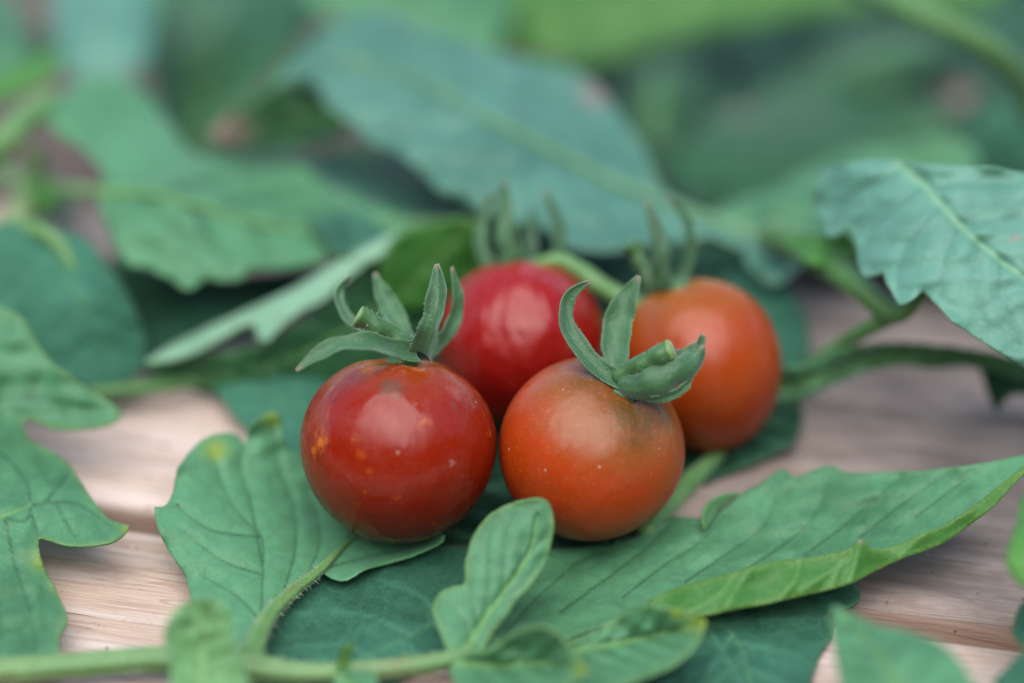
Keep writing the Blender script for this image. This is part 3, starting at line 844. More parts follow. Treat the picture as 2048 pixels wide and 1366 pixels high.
leaf_mesh('leaflet', [(512, 1300), (480, 1320), (440, 1300), (408, 1250), (385, 1200), (368, 1150), (335, 1098), (314, 1052), (309, 1014, 1), (331, 1010), (345, 985), (350, 958), (366, 920), (400, 882), (440, 866), (472, 869), (489, 888, 1), (497, 862), (516, 836), (545, 822), (562, 836), (566, 872), (580, 900), (596, 905), (640, 930), (690, 990), (740, 1030), (800, 1055), (850, 1070), (888, 1069, 1), (882, 1085), (832, 1108), (785, 1124), (730, 1138), (694, 1160), (664, 1156), (640, 1139, 1), (600, 1174), (556, 1214), (530, 1258)],
    [(310, 1015, .75), (440, 868, .95), (545, 824, 1.05), (365, 1150, .35), (480, 1100, .50), (600, 1010, .22), (700, 1040, .06), (740, 1075, .07), (885, 1070, .40), (692, 1158, .26), (640, 1140, .22), (510, 1305, .36), (562, 920, .5), (450, 960, .62), (405, 1040, .66), (415, 1250, .30), (800, 1100, .2), (660, 960, .15)],
    TOP, frond, mid=[(512, 1300), (535, 1245), (580, 1192), (640, 1141), (690, 1090), (730, 1050)],
    lat=[[(522, 1268), (524, 1180), (523, 1075), (485, 1037), (452, 990), (425, 905)], [(524, 1130), (500, 1000), (480, 930), (490, 890)], [(560, 1205), (590, 1100), (585, 1010), (560, 940), (545, 850)],
         [(523, 1075), (420, 1060), (350, 1010)], [(524, 1150), (440, 1120), (365, 1060)], [(520, 1240), (470, 1190), (400, 1150)], [(640, 1140), (720, 1118), (800, 1100), (860, 1082)], [(610, 1160), (640, 1080), (620, 990)]],
    step=5, relief=.032, quilt=.010, tint=1.1, yellow=[(432, 900, 26), (548, 838, 20)], seed=31, curl=.05)
# folded young leaflet, nearest to the lens
leaf_mesh('leaflet', [(343, 1330), (330, 1275), (344, 1228), (378, 1204), (420, 1199), (450, 1214), (462, 1245), (470, 1290), (486, 1340), (500, 1400), (440, 1420), (345, 1410)],
    [(400, 1200, 1.55), (335, 1290, 1.28), (404, 1300, 1.02), (470, 1290, 1.32), (400, 1400, .9), (345, 1400, .85), (480, 1400, .95), (410, 1245, 1.3)],
    [M_UND, M_TOP], frond, mid=[(410, 1400), (405, 1310), (415, 1240), (420, 1205)], nlat=4, step=6, relief=.05, tint=1.0, seed=32)
tube('leaflet_stalk', P3((455, 1342, .4), (440, 1375, .5), (415, 1400, .6)), [.10, .08, .06], M_STEM, frond)
# tiny leaflet on the stalk
leaf_mesh('leaflet', [(674, 1345), (676, 1312), (684, 1294), (700, 1290), (706, 1302), (697, 1318), (696, 1345), (685, 1352)],
    [(676, 1340, .45), (700, 1292, .95), (690, 1320, .62), (697, 1340, .5)], YNG, frond, mid=[(685, 1350), (687, 1320), (696, 1296)], step=5, relief=.02, quilt=.005, tint=.75, seed=33)
leaf_mesh('leaflet', [(672, 1350), (700, 1340), (742, 1342), (752, 1370), (730, 1410), (690, 1420), (668, 1390)],
    [(672, 1352, .5), (745, 1342, .75), (700, 1410, .4), (705, 1372, .5)], TOP, frond, mid=[(676, 1350), (710, 1375), (730, 1400)], step=6, relief=.03, quilt=.01, tint=.9, seed=34)
# big right blade with a rolled margin
leaf_mesh('leaflet', [(960, 1306), (985, 1240), (1020, 1170), (1060, 1120), (1100, 1098), (1160, 1094), (1222, 1090), (1232, 1078, 1), (1250, 1082), (1300, 1058), (1345, 1034), (1400, 1036), (1440, 1018), (1480, 988), (1528, 962), (1556, 941), (1574, 940), (1590, 954), (1624, 941), (1660, 931), (1696, 944), (1760, 944), (1850, 940), (1950, 928), (2048, 909), (2140, 888, 1), (2048, 942), (1992, 1000), (1942, 1040), (1882, 1080), (1802, 1110), (1756, 1131), (1700, 1160), (1600, 1186), (1480, 1211), (1400, 1226), (1340, 1224), (1240, 1240), (1120, 1280), (1020, 1310)],
    [(980, 1300, .32), (1060, 1130, .08), (1110, 1110, .08), (1250, 1090, .14), (1410, 1035, .38), (1560, 945, .62), (1760, 945, .82), (1950, 930, 1.1), (2140, 888, 1.5), (1300, 1215, .35), (1480, 1208, .42), (1700, 1156, .48), (1880, 1080, .72), (2000, 995, 1.0), (1500, 1080, .30), (1250, 1150, .14), (1700, 1050, .52), (1130, 1220, .16), (1400, 1150, .2)],
    TOP, frond,
    lat=[[(1000, 1280), (1070, 1200), (1150, 1130), (1200, 1105)], [(1120, 1225), (1210, 1160), (1300, 1090), (1340, 1045)], [(1245, 1195), (1330, 1130), (1400, 1085), (1450, 1030)], [(1370, 1165), (1450, 1110), (1530, 1050), (1560, 960)],
         [(1500, 1135), (1580, 1080), (1630, 1030), (1662, 950)], [(1610, 1110), (1690, 1050), (1750, 1000), (1800, 955)], [(1720, 1075), (1790, 1020), (1860, 970), (1900, 945)], [(1830, 1035), (1890, 990), (1950, 945)]],
    step=5, relief=.034, quilt=.018, tint=.78, seed=35, curl=.015)
leaf_mesh('rolled_margin', [(1296, 1206), (1350, 1176), (1440, 1151), (1530, 1126), (1620, 1115), (1692, 1100), (1720, 1080), (1734, 1084), (1744, 1098), (1790, 1091), (1850, 1066), (1900, 1044), (1950, 1010), (2000, 970), (2060, 925), (2140, 886, 1), (2048, 949), (1992, 1009), (1942, 1049), (1882, 1089), (1802, 1119), (1756, 1140), (1700, 1168), (1600, 1194), (1480, 1218), (1400, 1232), (1345, 1227)],
    [(1300, 1210, .42), (1440, 1151, .72), (1620, 1115, .82), (1720, 1080, .98), (1850, 1066, 1.0), (2000, 970, 1.22), (2140, 888, 1.53), (1480, 1213, .52), (1400, 1228, .47), (1600, 1188, .55), (1700, 1162, .60), (1880, 1083, .86), (1992, 1002, 1.13), (1540, 1165, .66), (1740, 1125, .72)],
    [M_YNG, M_TOP], frond, lat=[[(1450, 1212), (1470, 1180), (1500, 1140)], [(1560, 1198), (1590, 1160), (1600, 1120)], [(1660, 1175), (1675, 1140), (1690, 1105)], [(1700, 1160), (1712, 1120), (1720, 1084)], [(1800, 1110), (1830, 1085), (1850, 1070)], [(1600, 1185), (1650, 1150), (1700, 1120)], [(1380, 1222), (1430, 1195), (1470, 1150)]],
    step=6, relief=.035, relsign=1, quilt=.015, tint=-.35, seed=36, brown=[(1720, 1080, 7)], edge_y=.3)
# small curled tooth on the upper edge of that blade
leaf_mesh('rolled_margin', [(1410, 1062, 1), (1405, 1040), (1412, 1012), (1440, 992), (1478, 986), (1462, 1000), (1440, 1018), (1426, 1042)],
    [(1410, 1060, .42), (1440, 994, .62), (1478, 987, .55), (1428, 1030, .45), (1408, 1025, .62)], [M_UND, M_TOP], frond, step=5, relief=.02, quilt=.008, tint=.3, seed=37)
# upright lobe
leaf_mesh('leaflet', [(900, 1312), (884, 1275), (866, 1225), (878, 1188), (904, 1173), (928, 1166), (934, 1115), (944, 1076), (972, 1037), (1010, 1011), (1050, 1001), (1088, 998), (1102, 1013), (1108, 1050), (1101, 1095), (1090, 1130), (1062, 1168), (1035, 1200), (1006, 1244), (987, 1265), (972, 1290), (955, 1315), (925, 1325)],
    [(905, 1310, .40), (870, 1220, .72), (905, 1178, .85), (1095, 1003, 1.62), (1104, 1090, 1.15), (1000, 1018, 1.55), (985, 1262, .50), (1000, 1150, 1.0), (960, 1250, .58), (1050, 1080, 1.28), (945, 1080, 1.25), (940, 1310, .38)],
    TOP, frond, mid=[(925, 1308), (958, 1255), (1003, 1190), (1032, 1152), (1062, 1095), (1075, 1030)],
    lat=[[(966, 1242), (974, 1160), (977, 1080), (992, 1040)], [(1003, 1190), (1006, 1130), (1013, 1060), (1040, 1015)], [(1032, 1152), (1040, 1110), (1052, 1075)], [(940, 1285), (925, 1240), (890, 1200)], [(958, 1255), (940, 1190), (945, 1120)], [(1003, 1190), (1040, 1170), (1080, 1120)], [(1060, 1100), (1080, 1080), (1098, 1060)]],
    step=4, relief=.026, quilt=.004, tint=.62, seed=38, curl=.03, edge_y=.25, thick=.035, yst=1.0)
# two folded basal lobes at the bottom edge
leaf_mesh('leaflet', [(900, 1335), (935, 1308), (985, 1296), (1035, 1262), (1080, 1254), (1112, 1264), (1146, 1300), (1172, 1336), (1162, 1352), (1110, 1385), (1000, 1410), (930, 1395)],
    [(905, 1335, .45), (985, 1296, .72), (1080, 1255, 1.12), (1170, 1338, .95), (1090, 1322, .55), (1000, 1330, .45), (1050, 1395, .75), (930, 1390, .6), (1130, 1370, .8), (1130, 1295, 1.0)],
    TOP, frond, mid=[(905, 1325), (1000, 1332), (1090, 1326), (1168, 1340)], nlat=4, step=7, relief=.05, quilt=.02, tint=.72, seed=39, edge_y=.2, yellow=[(1165, 1340, 20)])
leaf_mesh('leaflet', [(1100, 1300), (1150, 1278), (1210, 1250), (1270, 1218), (1296, 1211), (1350, 1220), (1400, 1236), (1409, 1248), (1392, 1290), (1346, 1330), (1282, 1358), (1200, 1385), (1130, 1400), (1150, 1340)],
    [(1110, 1300, .40), (1296, 1212, .95), (1350, 1221, .98), (1406, 1246, .95), (1250, 1284, .45), (1330, 1266, .58), (1280, 1357, .62), (1385, 1290, .85), (1160, 1380, .5), (1180, 1295, .4)],
    TOP, frond, mid=[(1105, 1305), (1180, 1296), (1260, 1282), (1330, 1266), (1405, 1246)], nlat=5, step=7, relief=.055, quilt=.02, tint=.72, seed=40, edge_y=.2, yellow=[(1398, 1244, 30), (1355, 1224, 18)])

# ------------------------------------------------------------------ single leaves round about
def single(label, out, ctrl, mats, **kw):
    c = np.array([p[:2] for p in out], float).mean(0)
    h = np.mean([q[2] for q in ctrl])
    o = leaf_mesh('tomato_leaf', out, ctrl, mats, origin=at_h(c[0], c[1], h)[0], **kw)
    return tag(o, label, 'leaf', 'tomato leaves round the tomatoes')

single('dark teal leaf lying flat beneath the stalk at the bottom, left of the upright leaflet', [(490, 1375), (512, 1290), (555, 1215), (640, 1140), (760, 1105), (880, 1092), (960, 1098), (1000, 1180), (940, 1290), (820, 1350), (700, 1400), (560, 1420)],
    [(500, 1370, .03), (640, 1150, .05), (950, 1100, .06), (940, 1280, .05), (700, 1390, .03), (750, 1220, .10)], [M_DRK, M_TOP],
    mid=[(620, 1390), (710, 1326), (800, 1280), (880, 1238), (980, 1185)], lat=[[(820, 1270), (760, 1240), (680, 1222), (590, 1225)], [(880, 1238), (840, 1190), (760, 1160)], [(740, 1310), (690, 1290), (620, 1290), (560, 1300)], [(800, 1280), (830, 1300), (850, 1330)], [(700, 1330), (640, 1320), (570, 1340)]],
    step=9, relief=.025, relsign=1, quilt=.015, tint=.6, seed=41, midw=5)
single('leaf added flat under the four tomatoes, coloured as the shade in the gaps between them', [(640, 1060), (660, 960), (720, 860), (780, 720), (860, 640), (1000, 600), (1180, 620), (1300, 720), (1350, 860), (1380, 960), (1330, 1040), (1240, 1086), (1100, 1110), (960, 1120), (800, 1110)],
    [(660, 960, .02), (1000, 770, .02), (1350, 900, .02), (960, 1110, .03), (1000, 950, .03), (1240, 1080, .03)], DRK, mid=[(680, 1040), (950, 980), (1330, 900)], nlat=5, step=11, relief=.01, relsign=1, quilt=.005, tint=-1.2, seed=77)  # added leaf; its near-black tint stands for the shade between the fruits
single('dark shaded leaf under the rolled leaf edge at the bottom right', [(1130, 1420), (1180, 1330), (1290, 1250), (1400, 1215), (1550, 1180), (1690, 1158), (1716, 1172), (1720, 1196), (1704, 1212), (1660, 1226), (1666, 1266), (1640, 1310), (1622, 1366), (1600, 1440), (1300, 1450)],
    [(1130, 1420, .05), (1400, 1230, .04), (1700, 1170, .06), (1660, 1230, .07), (1620, 1400, .1), (1450, 1330, .12)], [M_DRK, M_UND],
    mid=[(1380, 1230), (1440, 1250), (1482, 1295), (1505, 1380), (1520, 1440)], nlat=4, step=10, relief=.03, relsign=1, quilt=.02, tint=.6, seed=42, midw=6)
single('lobed leaf at the left edge, one rounded lobe tipped yellow over pale wood', [(-220, 560), (-60, 590), (20, 620), (50, 642), (76, 690), (110, 730), (150, 760), (190, 785), (226, 808), (245, 826), (235, 841), (200, 855), (150, 859), (100, 855), (62, 840), (46, 850), (62, 880), (100, 900), (135, 925), (160, 960), (186, 1000), (215, 1034), (240, 1045), (260, 1050, 1), (252, 1066), (230, 1082), (190, 1091), (140, 1091), (96, 1080), (78, 1078), (80, 1110), (96, 1150), (116, 1190), (131, 1225), (132, 1252), (119, 1275), (115, 1325), (60, 1345), (-60, 1350), (-260, 1300), (-300, 900)],
    [(20, 640, 1.9), (240, 828, .95), (60, 856, .78), (255, 1056, .70), (100, 1000, .78), (120, 1290, .28), (0, 1320, .3), (-30, 900, .95), (150, 950, .72), (-220, 580, 2.0), (-250, 1200, .6), (60, 1130, .55), (130, 800, 1.15), (140, 1085, .66)],
    TOP, mid=[(-250, 1120), (-120, 1080), (0, 1035), (62, 1010)],
    lat=[[(62, 1010), (110, 1004), (160, 1010), (225, 1055)], [(62, 1010), (52, 960), (0, 905), (-60, 870)], [(62, 1015), (50, 1042), (10, 1036), (-20, 1025)], [(60, 1020), (85, 1100), (100, 1190)], [(10, 1035), (30, 1130), (60, 1220), (70, 1300)], [(-100, 860), (0, 800), (90, 800), (180, 820)], [(90, 1005), (120, 970), (140, 940)], [(110, 1005), (130, 1040), (150, 1075)], [(-60, 1060), (-10, 1160), (0, 1280)]],
    step=6, relief=.03, quilt=.022, tint=.68, yellow=[(254, 1058, 14), (100, 1120, 34)], brown=[(259, 1050, 6)], edge_y=.25, seed=43, curl=.03)
single('pale toothed leaf arching in at the right edge above the wood', [(1640, 346), (1680, 328), (1760, 318), (1800, 322), (1880, 328), (1980, 335), (2048, 345), (2200, 380), (2290, 560), (2230, 800), (2120, 782), (2048, 738), (2000, 706), (1960, 680), (1910, 646), (1880, 615), (1846, 584, 1), (1822, 600), (1800, 612, 1), (1786, 590), (1772, 566), (1766, 545, 1), (1745, 552), (1730, 556, 1), (1716, 530), (1711, 497), (1706, 470), (1692, 455, 1), (1668, 474), (1652, 470), (1636, 440), (1628, 395)],
    [(1640, 400, 3.1), (1660, 470, 2.85), (1800, 325, 4.0), (1800, 606, 2.85), (2048, 345, 4.1), (1960, 678, 2.65), (2048, 736, 2.4), (1900, 480, 3.55), (2230, 790, 2.2), (2200, 390, 4.0), (1700, 340, 3.7), (1720, 500, 3.0)],
    [M_BLU, M_UND], mid=[(1800, 326), (1850, 372), (1920, 450), (2000, 520), (2130, 620), (2230, 760)],
    lat=[[(1810, 335), (1750, 370), (1690, 400), (1660, 450)], [(1850, 372), (1790, 420), (1740, 470), (1725, 530)], [(1885, 410), (1830, 470), (1800, 530), (1795, 590)], [(1920, 450), (1890, 520), (1880, 590)], [(1960, 485), (1945, 560), (1960, 640)], [(2000, 520), (2000, 600), (2030, 690)], [(2060, 570), (2070, 650), (2100, 740)], [(1860, 380), (1930, 370), (2030, 370)], [(1920, 450), (2000, 440), (2100, 440)]],
    step=6, relief=.026, quilt=.012, tint=.95, brown=[(2035, 475, 7), (2020, 480, 5)], seed=44, curl=.04, midw=9)
single('blurred leaf close to the lens at the bottom right corner', [(1664, 1214), (1700, 1226), (1760, 1250), (1830, 1264), (1880, 1286), (1920, 1322), (1960, 1400), (1940, 1470), (1700, 1460), (1680, 1366), (1666, 1290)],
    [(1665, 1216, 1.4), (1880, 1288, 1.5), (1680, 1400, 1.1), (1950, 1420, 1.4), (1800, 1330, 1.6)], TOP, mid=[(1850, 1470), (1790, 1360), (1740, 1290), (1680, 1225)], nlat=4, step=12, relief=.05, tint=.85, seed=45)
single('dark leaf tip poking in at the very bottom right corner', [(2024, 1268), (2030, 1236), (2048, 1204), (2130, 1190), (2180, 1300), (2130, 1440), (1950, 1450), (1988, 1364), (2044, 1306), (2042, 1288)],
    [(2030, 1240, .8), (2130, 1200, .9), (2130, 1430, .6), (1960, 1440, .5), (2080, 1310, .9)], [M_DRK, M_UND], step=14, tint=.5, seed=46)
single('bright green blurred leaf bit at the right edge, level with the rolled leaf', [(2052, 985), (2034, 1040), (2012, 1112), (2020, 1148), (2050, 1176), (2110, 1190), (2180, 1100), (2150, 980)],
    [(2050, 990, 2.0), (2014, 1115, 1.8), (2050, 1174, 1.6), (2150, 1080, 2.2)], YNG, step=14, tint=.7, seed=47)
single('narrow green leaf arching right from behind the orange tomato', [(1500, 760), (1560, 738), (1610, 728), (1680, 700), (1760, 688), (1850, 690), (1950, 702), (2060, 728), (2080, 775), (1960, 736), (1860, 738), (1800, 730), (1730, 745), (1660, 772), (1600, 802), (1540, 822)],
    [(1500, 770, .7), (1600, 765, .9), (1760, 700, 1.15), (1760, 735, .8), (1950, 715, 1.05), (2070, 750, .8)], TOP, mid=[(1520, 790), (1610, 765), (1700, 735), (1800, 715), (1950, 718), (2060, 745)], nlat=5, step=10, relief=.05, tint=.7, seed=48)
single('dark pointed leaf in the shade below the arching right leaf', [(1940, 700), (2020, 715), (2120, 750), (2140, 830), (2060, 790), (2020, 792), (1992, 826, 1), (1976, 790), (1960, 740)],
    [(1950, 705, .9), (2130, 760, .8), (1992, 822, .35), (2030, 760, .7)], DRK, step=12, tint=-.6, seed=49)
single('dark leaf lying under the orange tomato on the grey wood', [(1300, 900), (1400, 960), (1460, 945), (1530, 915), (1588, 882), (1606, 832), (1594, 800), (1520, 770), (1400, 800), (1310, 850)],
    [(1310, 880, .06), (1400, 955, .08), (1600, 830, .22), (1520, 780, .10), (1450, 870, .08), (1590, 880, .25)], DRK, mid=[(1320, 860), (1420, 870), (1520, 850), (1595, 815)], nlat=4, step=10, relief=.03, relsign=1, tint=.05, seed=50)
single('teal leaf half hidden behind the orange tomato', [(1440, 560), (1530, 545), (1590, 590), (1618, 660), (1610, 730), (1560, 770), (1470, 740)],
    [(1450, 570, .9), (1530, 550, 1.1), (1615, 680, .7), (1560, 765, .4), (1520, 660, .9)], DRK, step=12, tint=.75, seed=51)
# ------ behind
single('large bluish leaf stretching across behind the tomatoes', [(545, 165), (620, 85), (700, 34), (780, 28), (860, 56), (960, 98), (1100, 128), (1180, 158), (1240, 226), (1290, 300), (1330, 380), (1400, 418), (1500, 446), (1560, 470), (1610, 500), (1590, 545), (1545, 572), (1505, 545), (1480, 505), (1420, 470), (1375, 485), (1300, 490), (1230, 502), (1150, 497), (1080, 462), (1000, 432), (940, 412), (880, 382), (840, 342), (790, 302), (740, 282), (704, 246), (660, 215), (608, 158)],
    [(560, 165, 3.0), (620, 90, 3.1), (700, 240, 2.65), (840, 340, 2.45), (1000, 430, 2.2), (1230, 500, 1.8), (1100, 140, 2.6), (1290, 300, 2.1), (1560, 480, 1.7), (1545, 570, 1.3), (900, 150, 3.0), (1000, 290, 2.7)],
    BLU, mid=[(1590, 500), (1400, 430), (1250, 375), (1100, 300), (950, 225), (780, 140), (600, 120)], nlat=6, step=16, relief=.07, quilt=.06, tint=.45, rib=M_STEM, rib_r=.045, seed=52, brown=[(1190, 190, 26)], curl=.06)
single('curled dark green leaf tip with brown withered end at the upper middle left', [(422, 268), (468, 222), (540, 178), (606, 152), (660, 205), (706, 242), (690, 258), (640, 282), (570, 298), (480, 304), (430, 294)],
    [(425, 275, 2.2), (606, 160, 2.7), (700, 245, 2.5), (570, 290, 1.7), (540, 220, 2.3)], [M_TOP, M_UND], mid=[(690, 235), (580, 230), (440, 270)], nlat=3, step=14, tint=.25, brown=[(450, 262, 46)], seed=53)
single('broad green leaf at the upper left with a scalloped lower edge', [(80, 220), (150, 172), (200, 152), (260, 165), (300, 190), (340, 240), (372, 292), (430, 320), (520, 332), (600, 330), (640, 360), (720, 400), (800, 432), (890, 442), (800, 474), (700, 504), (600, 532), (524, 536), (500, 535), (484, 556), (440, 562), (412, 555), (392, 572), (370, 577), (344, 556), (318, 545), (300, 534), (258, 530), (234, 500), (208, 440), (196, 400), (204, 350), (170, 300), (110, 262)],
    [(90, 220, 2.6), (200, 160, 2.5), (370, 300, 2.1), (600, 340, 1.8), (880, 442, 1.7), (600, 525, 1.6), (370, 570, 1.6), (240, 500, 1.9), (350, 420, 2.3)],
    [M_TOP, M_UND], mid=[(190, 385), (300, 388), (420, 420), (560, 455), (700, 455), (880, 442)], nlat=5, step=14, relief=.06, quilt=.05, tint=.9, rib=M_STEM, rib_r=.06, seed=54, curl=.06)
single('dark green leaf tucked between the broad upper left leaf and the bluish leaf', [(590, 318), (700, 322), (850, 390), (950, 432), (900, 470), (770, 500), (690, 512), (640, 474), (596, 400)],
    [(600, 325, 1.2), (850, 390, 1.1), (940, 435, 1.0), (690, 505, 1.9), (720, 410, 1.65)], DRK, mid=[(610, 350), (740, 420), (930, 440)], nlat=4, step=14, relief=.05, tint=.6, seed=55)
o = single('dark leaf behind the front left tomato, its pale rolled edge rising to the right', [(296, 742), (400, 712), (516, 690), (600, 640), (700, 568), (790, 480), (850, 452), (935, 438), (985, 480), (970, 560), (900, 620), (820, 700), (700, 760), (560, 790), (400, 785)],
    [(300, 742, .6), (516, 690, 1.0), (790, 482, 1.9), (930, 440, 1.9), (970, 560, .9), (700, 755, .3), (400, 780, .25), (800, 640, .8)], [M_TOP, M_YNG], mid=[(930, 470), (800, 580), (620, 700), (420, 760)], nlat=5, step=13, relief=.04, tint=-.5, seed=56)
leaf_mesh('rolled_margin', [(292, 726), (316, 704), (402, 660), (503, 614), (588, 574), (688, 514), (760, 476), (800, 462), (786, 488), (760, 512), (702, 550), (656, 592), (634, 606), (604, 620), (558, 656), (535, 680), (516, 680), (503, 648), (440, 678), (372, 712)],
    [(284, 733, .95), (316, 698, .98), (503, 615, 1.32), (688, 515, 1.85), (800, 463, 2.1), (516, 678, 1.22), (656, 592, 1.62), (760, 510, 1.95), (436, 686, 1.10), (540, 640, 1.36)], [M_PAL, M_TOP], o, mid=[(790, 470), (600, 590), (430, 668), (300, 725)], step=8, relief=.02, relsign=1, tint=.45, seed=57)
leaf_mesh('leaflet', [(772, 500), (800, 466), (850, 448), (930, 436), (980, 470), (970, 545), (905, 590), (830, 625), (775, 610), (758, 550)],
    [(775, 500, 2.0), (850, 450, 2.2), (960, 460, 2.1), (960, 550, 1.3), (800, 610, 1.1)], [M_YNG, M_YNG], o, mid=[(940, 450), (860, 530), (790, 600)], step=12, relief=.04, tint=-.5, seed=81)
single('teal leaf flat on the plank to the left of the front left tomato', [(412, 742), (470, 728), (560, 722), (660, 716), (730, 780), (740, 920), (640, 960), (560, 915), (505, 870), (462, 825), (436, 788)],
    [(415, 745, .35), (560, 725, .5), (720, 800, .15), (620, 940, .05), (500, 860, .25), (560, 800, .40)], [M_DRK, M_UND], mid=[(720, 880), (600, 820), (430, 750)], nlat=3, step=12, relief=.04, tint=.95, seed=58)
single('dark rounded teal leaf at the left behind the lobed leaf', [(-80, 560), (-40, 470), (30, 440), (100, 455), (170, 478), (222, 540), (262, 600), (292, 680), (284, 742), (220, 775), (150, 765), (90, 725), (20, 690), (-70, 650)],
    [(30, 500, 1.9), (100, 462, 2.0), (290, 700, .7), (220, 770, .5), (60, 660, 1.2), (150, 600, 1.7)], [M_DRK, M_UND], mid=[(90, 470), (150, 580), (230, 740)], nlat=4, step=12, relief=.05, tint=.95, seed=59)
single('deep shaded leaf below the scalloped edge of the upper left leaf', [(220, 510), (320, 540), (420, 550), (520, 545), (640, 540), (560, 620), (440, 680), (310, 735), (262, 660)],
    [(230, 520, .9), (420, 550, .8), (630, 545, .7), (310, 725, .35), (420, 640, .7)], DRK, step=12, tint=.1, seed=60)
single('pale teal leaf at the top left corner', [(120, -60), (290, -60), (302, 60), (286, 130), (210, 172), (136, 154), (108, 80)],
    [(130, -50, 1.4), (290, -50, 1.5), (210, 165, 1.0), (200, 60, 1.5)], BLU, mid=[(210, -60), (205, 60), (200, 160)], nlat=3, step=16, tint=.7, floor=-3.6, seed=61)
single('dull green leaf cut by the top left edge of the picture', [(-80, -20), (30, -10), (52, 80), (66, 150), (30, 196), (-80, 210)],
    [(-80, 0, 1.8), (40, 0, 2.0), (30, 190, 1.8), (0, 90, 2.2)], TOP, step=16, tint=.4, seed=62)
single('small bright green leaf at the upper left edge', [(-40, 170), (0, 146), (52, 118), (112, 98), (118, 130), (82, 168), (20, 190), (-40, 205)],
    [(-30, 180, 2.4), (110, 105, 2.8), (50, 150, 2.6)], YNG, step=12, tint=.35, seed=63)
single('deep green leaf at the top, left of the bluish leaf', [(300, -60), (660, -60), (650, 30), (560, 145), (480, 230), (440, 300), (400, 330), (340, 270), (306, 200), (286, 130), (296, 60)],
    [(310, -50, 0.0), (650, -50, 0.4), (400, 320, -0.8), (300, 150, -0.3), (450, 100, 0.2)], [M_TOP, M_UND], mid=[(330, -50), (400, 100), (410, 310)], nlat=4, step=16, relief=.05, tint=-.3, floor=-3.6, seed=64)
single('light green leaf along the top edge above the bluish leaf', [(600, -80), (1040, -80), (1010, 60), (980, 112), (860, 62), (780, 36), (700, 40), (640, 20)],
    [(610, -70, 1.5), (1030, -70, 1.3), (980, 105, 1.15), (780, 30, 1.4), (850, -20, 1.7)], TOP, mid=[(620, -40), (820, 0), (990, 60)], nlat=4, step=16, tint=.9, floor=-3.6, seed=65)
single('vivid grass green leaf across the top right, far out of focus', [(930, 60), (960, -80), (1500, -120), (2020, -100), (1980, 10), (1860, 30), (1700, 18), (1560, 40), (1420, 66), (1290, 108), (1180, 134), (1070, 122), (990, 98)],
    [(940, 50, 0.7), (1500, -100, 2.0), (2000, -80, 1.6), (1700, 20, 1.0), (1180, 130, 0.4), (1300, 0, 1.4)], YNG, mid=[(1990, -50), (1700, -30), (1400, 0), (1150, 60), (960, 70)], nlat=6, step=18, tint=-.35, floor=-3.6, seed=66)
single('dark teal leaf at the right edge above the pale toothed leaf', [(2070, 130), (2160, 150), (2160, 380), (1980, 350), (1898, 328), (1886, 292), (1940, 220), (2004, 168)],
    [(2070, 140, 1.0), (2150, 360, 0.8), (1900, 310, 0.4), (2020, 250, 1.0)], [M_DRK, M_UND], step=16, tint=.2, floor=-3.6, seed=67)
single('mid green leaf at the upper right with a pale midrib', [(1330, 350), (1372, 280), (1440, 226), (1500, 214), (1545, 180), (1610, 190), (1690, 160), (1760, 182), (1830, 190), (1886, 230), (1910, 262), (1880, 320), (1820, 340), (1760, 400), (1690, 410), (1640, 470), (1570, 480), (1500, 455), (1440, 470), (1385, 410)],
    [(1360, 330, 0.0), (1560, 195, -0.1), (1830, 200, 0.1), (1900, 260, 0.3), (1650, 440, 0.3), (1460, 440, 0.0), (1620, 300, 0.6)], TOP, mid=[(1900, 248), (1760, 290), (1620, 345), (1500, 430)], nlat=4, step=15, relief=.06, tint=-.5, brown=[(1480, 215, 24)], rib=M_STEMD, rib_r=.04, floor=-3.6, seed=68)
single('pale green leaf half hidden behind the left corner of the pale toothed leaf', [(1400, 440), (1480, 400), (1560, 372), (1640, 330), (1720, 300), (1800, 290), (1900, 270), (1960, 320), (1900, 380), (1820, 420), (1740, 470), (1680, 500), (1600, 510), (1520, 490)],
    [(1410, 440, 1.2), (1640, 335, 1.5), (1940, 310, 1.6), (1680, 495, 1.3), (1560, 440, 1.6)], TOP, mid=[(1940, 290), (1760, 350), (1600, 420), (1440, 440)], nlat=4, step=15, relief=.05, tint=.75, seed=80)
single('leaf under the vivid green leaf at the top right, coloured dark for its shadow', [(1170, 120), (1300, 80), (1450, 50), (1590, 60), (1540, 160), (1470, 250), (1420, 310), (1340, 345), (1285, 270), (1220, 195)],
    [(1180, 130, -0.6), (1450, 60, -0.8), (1580, 70, -0.9), (1340, 335, -1.1), (1380, 190, -0.5)], DRK, mid=[(1350, 340), (1370, 220), (1420, 60)], nlat=4, step=15, relief=.05, tint=-.9, floor=-3.6, seed=69)  # the shadow of the leaf above is put into this tint
single('leaf at the far top right below the arching stem, coloured as deep shade', [(1560, 60), (1700, 30), (1850, 60), (1900, 120), (1860, 170), (1740, 160), (1640, 190), (1570, 170)],
    [(1560, 70, -1.0), (1850, 70, -0.8), (1640, 180, -1.2), (1720, 110, -0.8)], DRK, step=15, tint=-.8, floor=-3.6, seed=70)  # the tint carries the deep shade of the far foliage
single('low filler leaf in the gap behind the crimson tomato, coloured as shade', [(620, 320), (760, 290), (950, 400), (1100, 450), (1300, 480), (1480, 490), (1560, 540), (1500, 640), (1250, 650), (1000, 640), (860, 600), (700, 540)],
    [(620, 330, .3), (760, 300, .3), (1300, 480, .3), (1550, 550, .25), (1250, 640, .1), (860, 590, .2), (1000, 520, .35)], [M_DRK, M_UND], mid=[(640, 350), (900, 500), (1250, 570), (1540, 560)], nlat=5, step=15, relief=.05, tint=-.9, seed=71)  # added to fill a shaded hole, with the shade in its tint

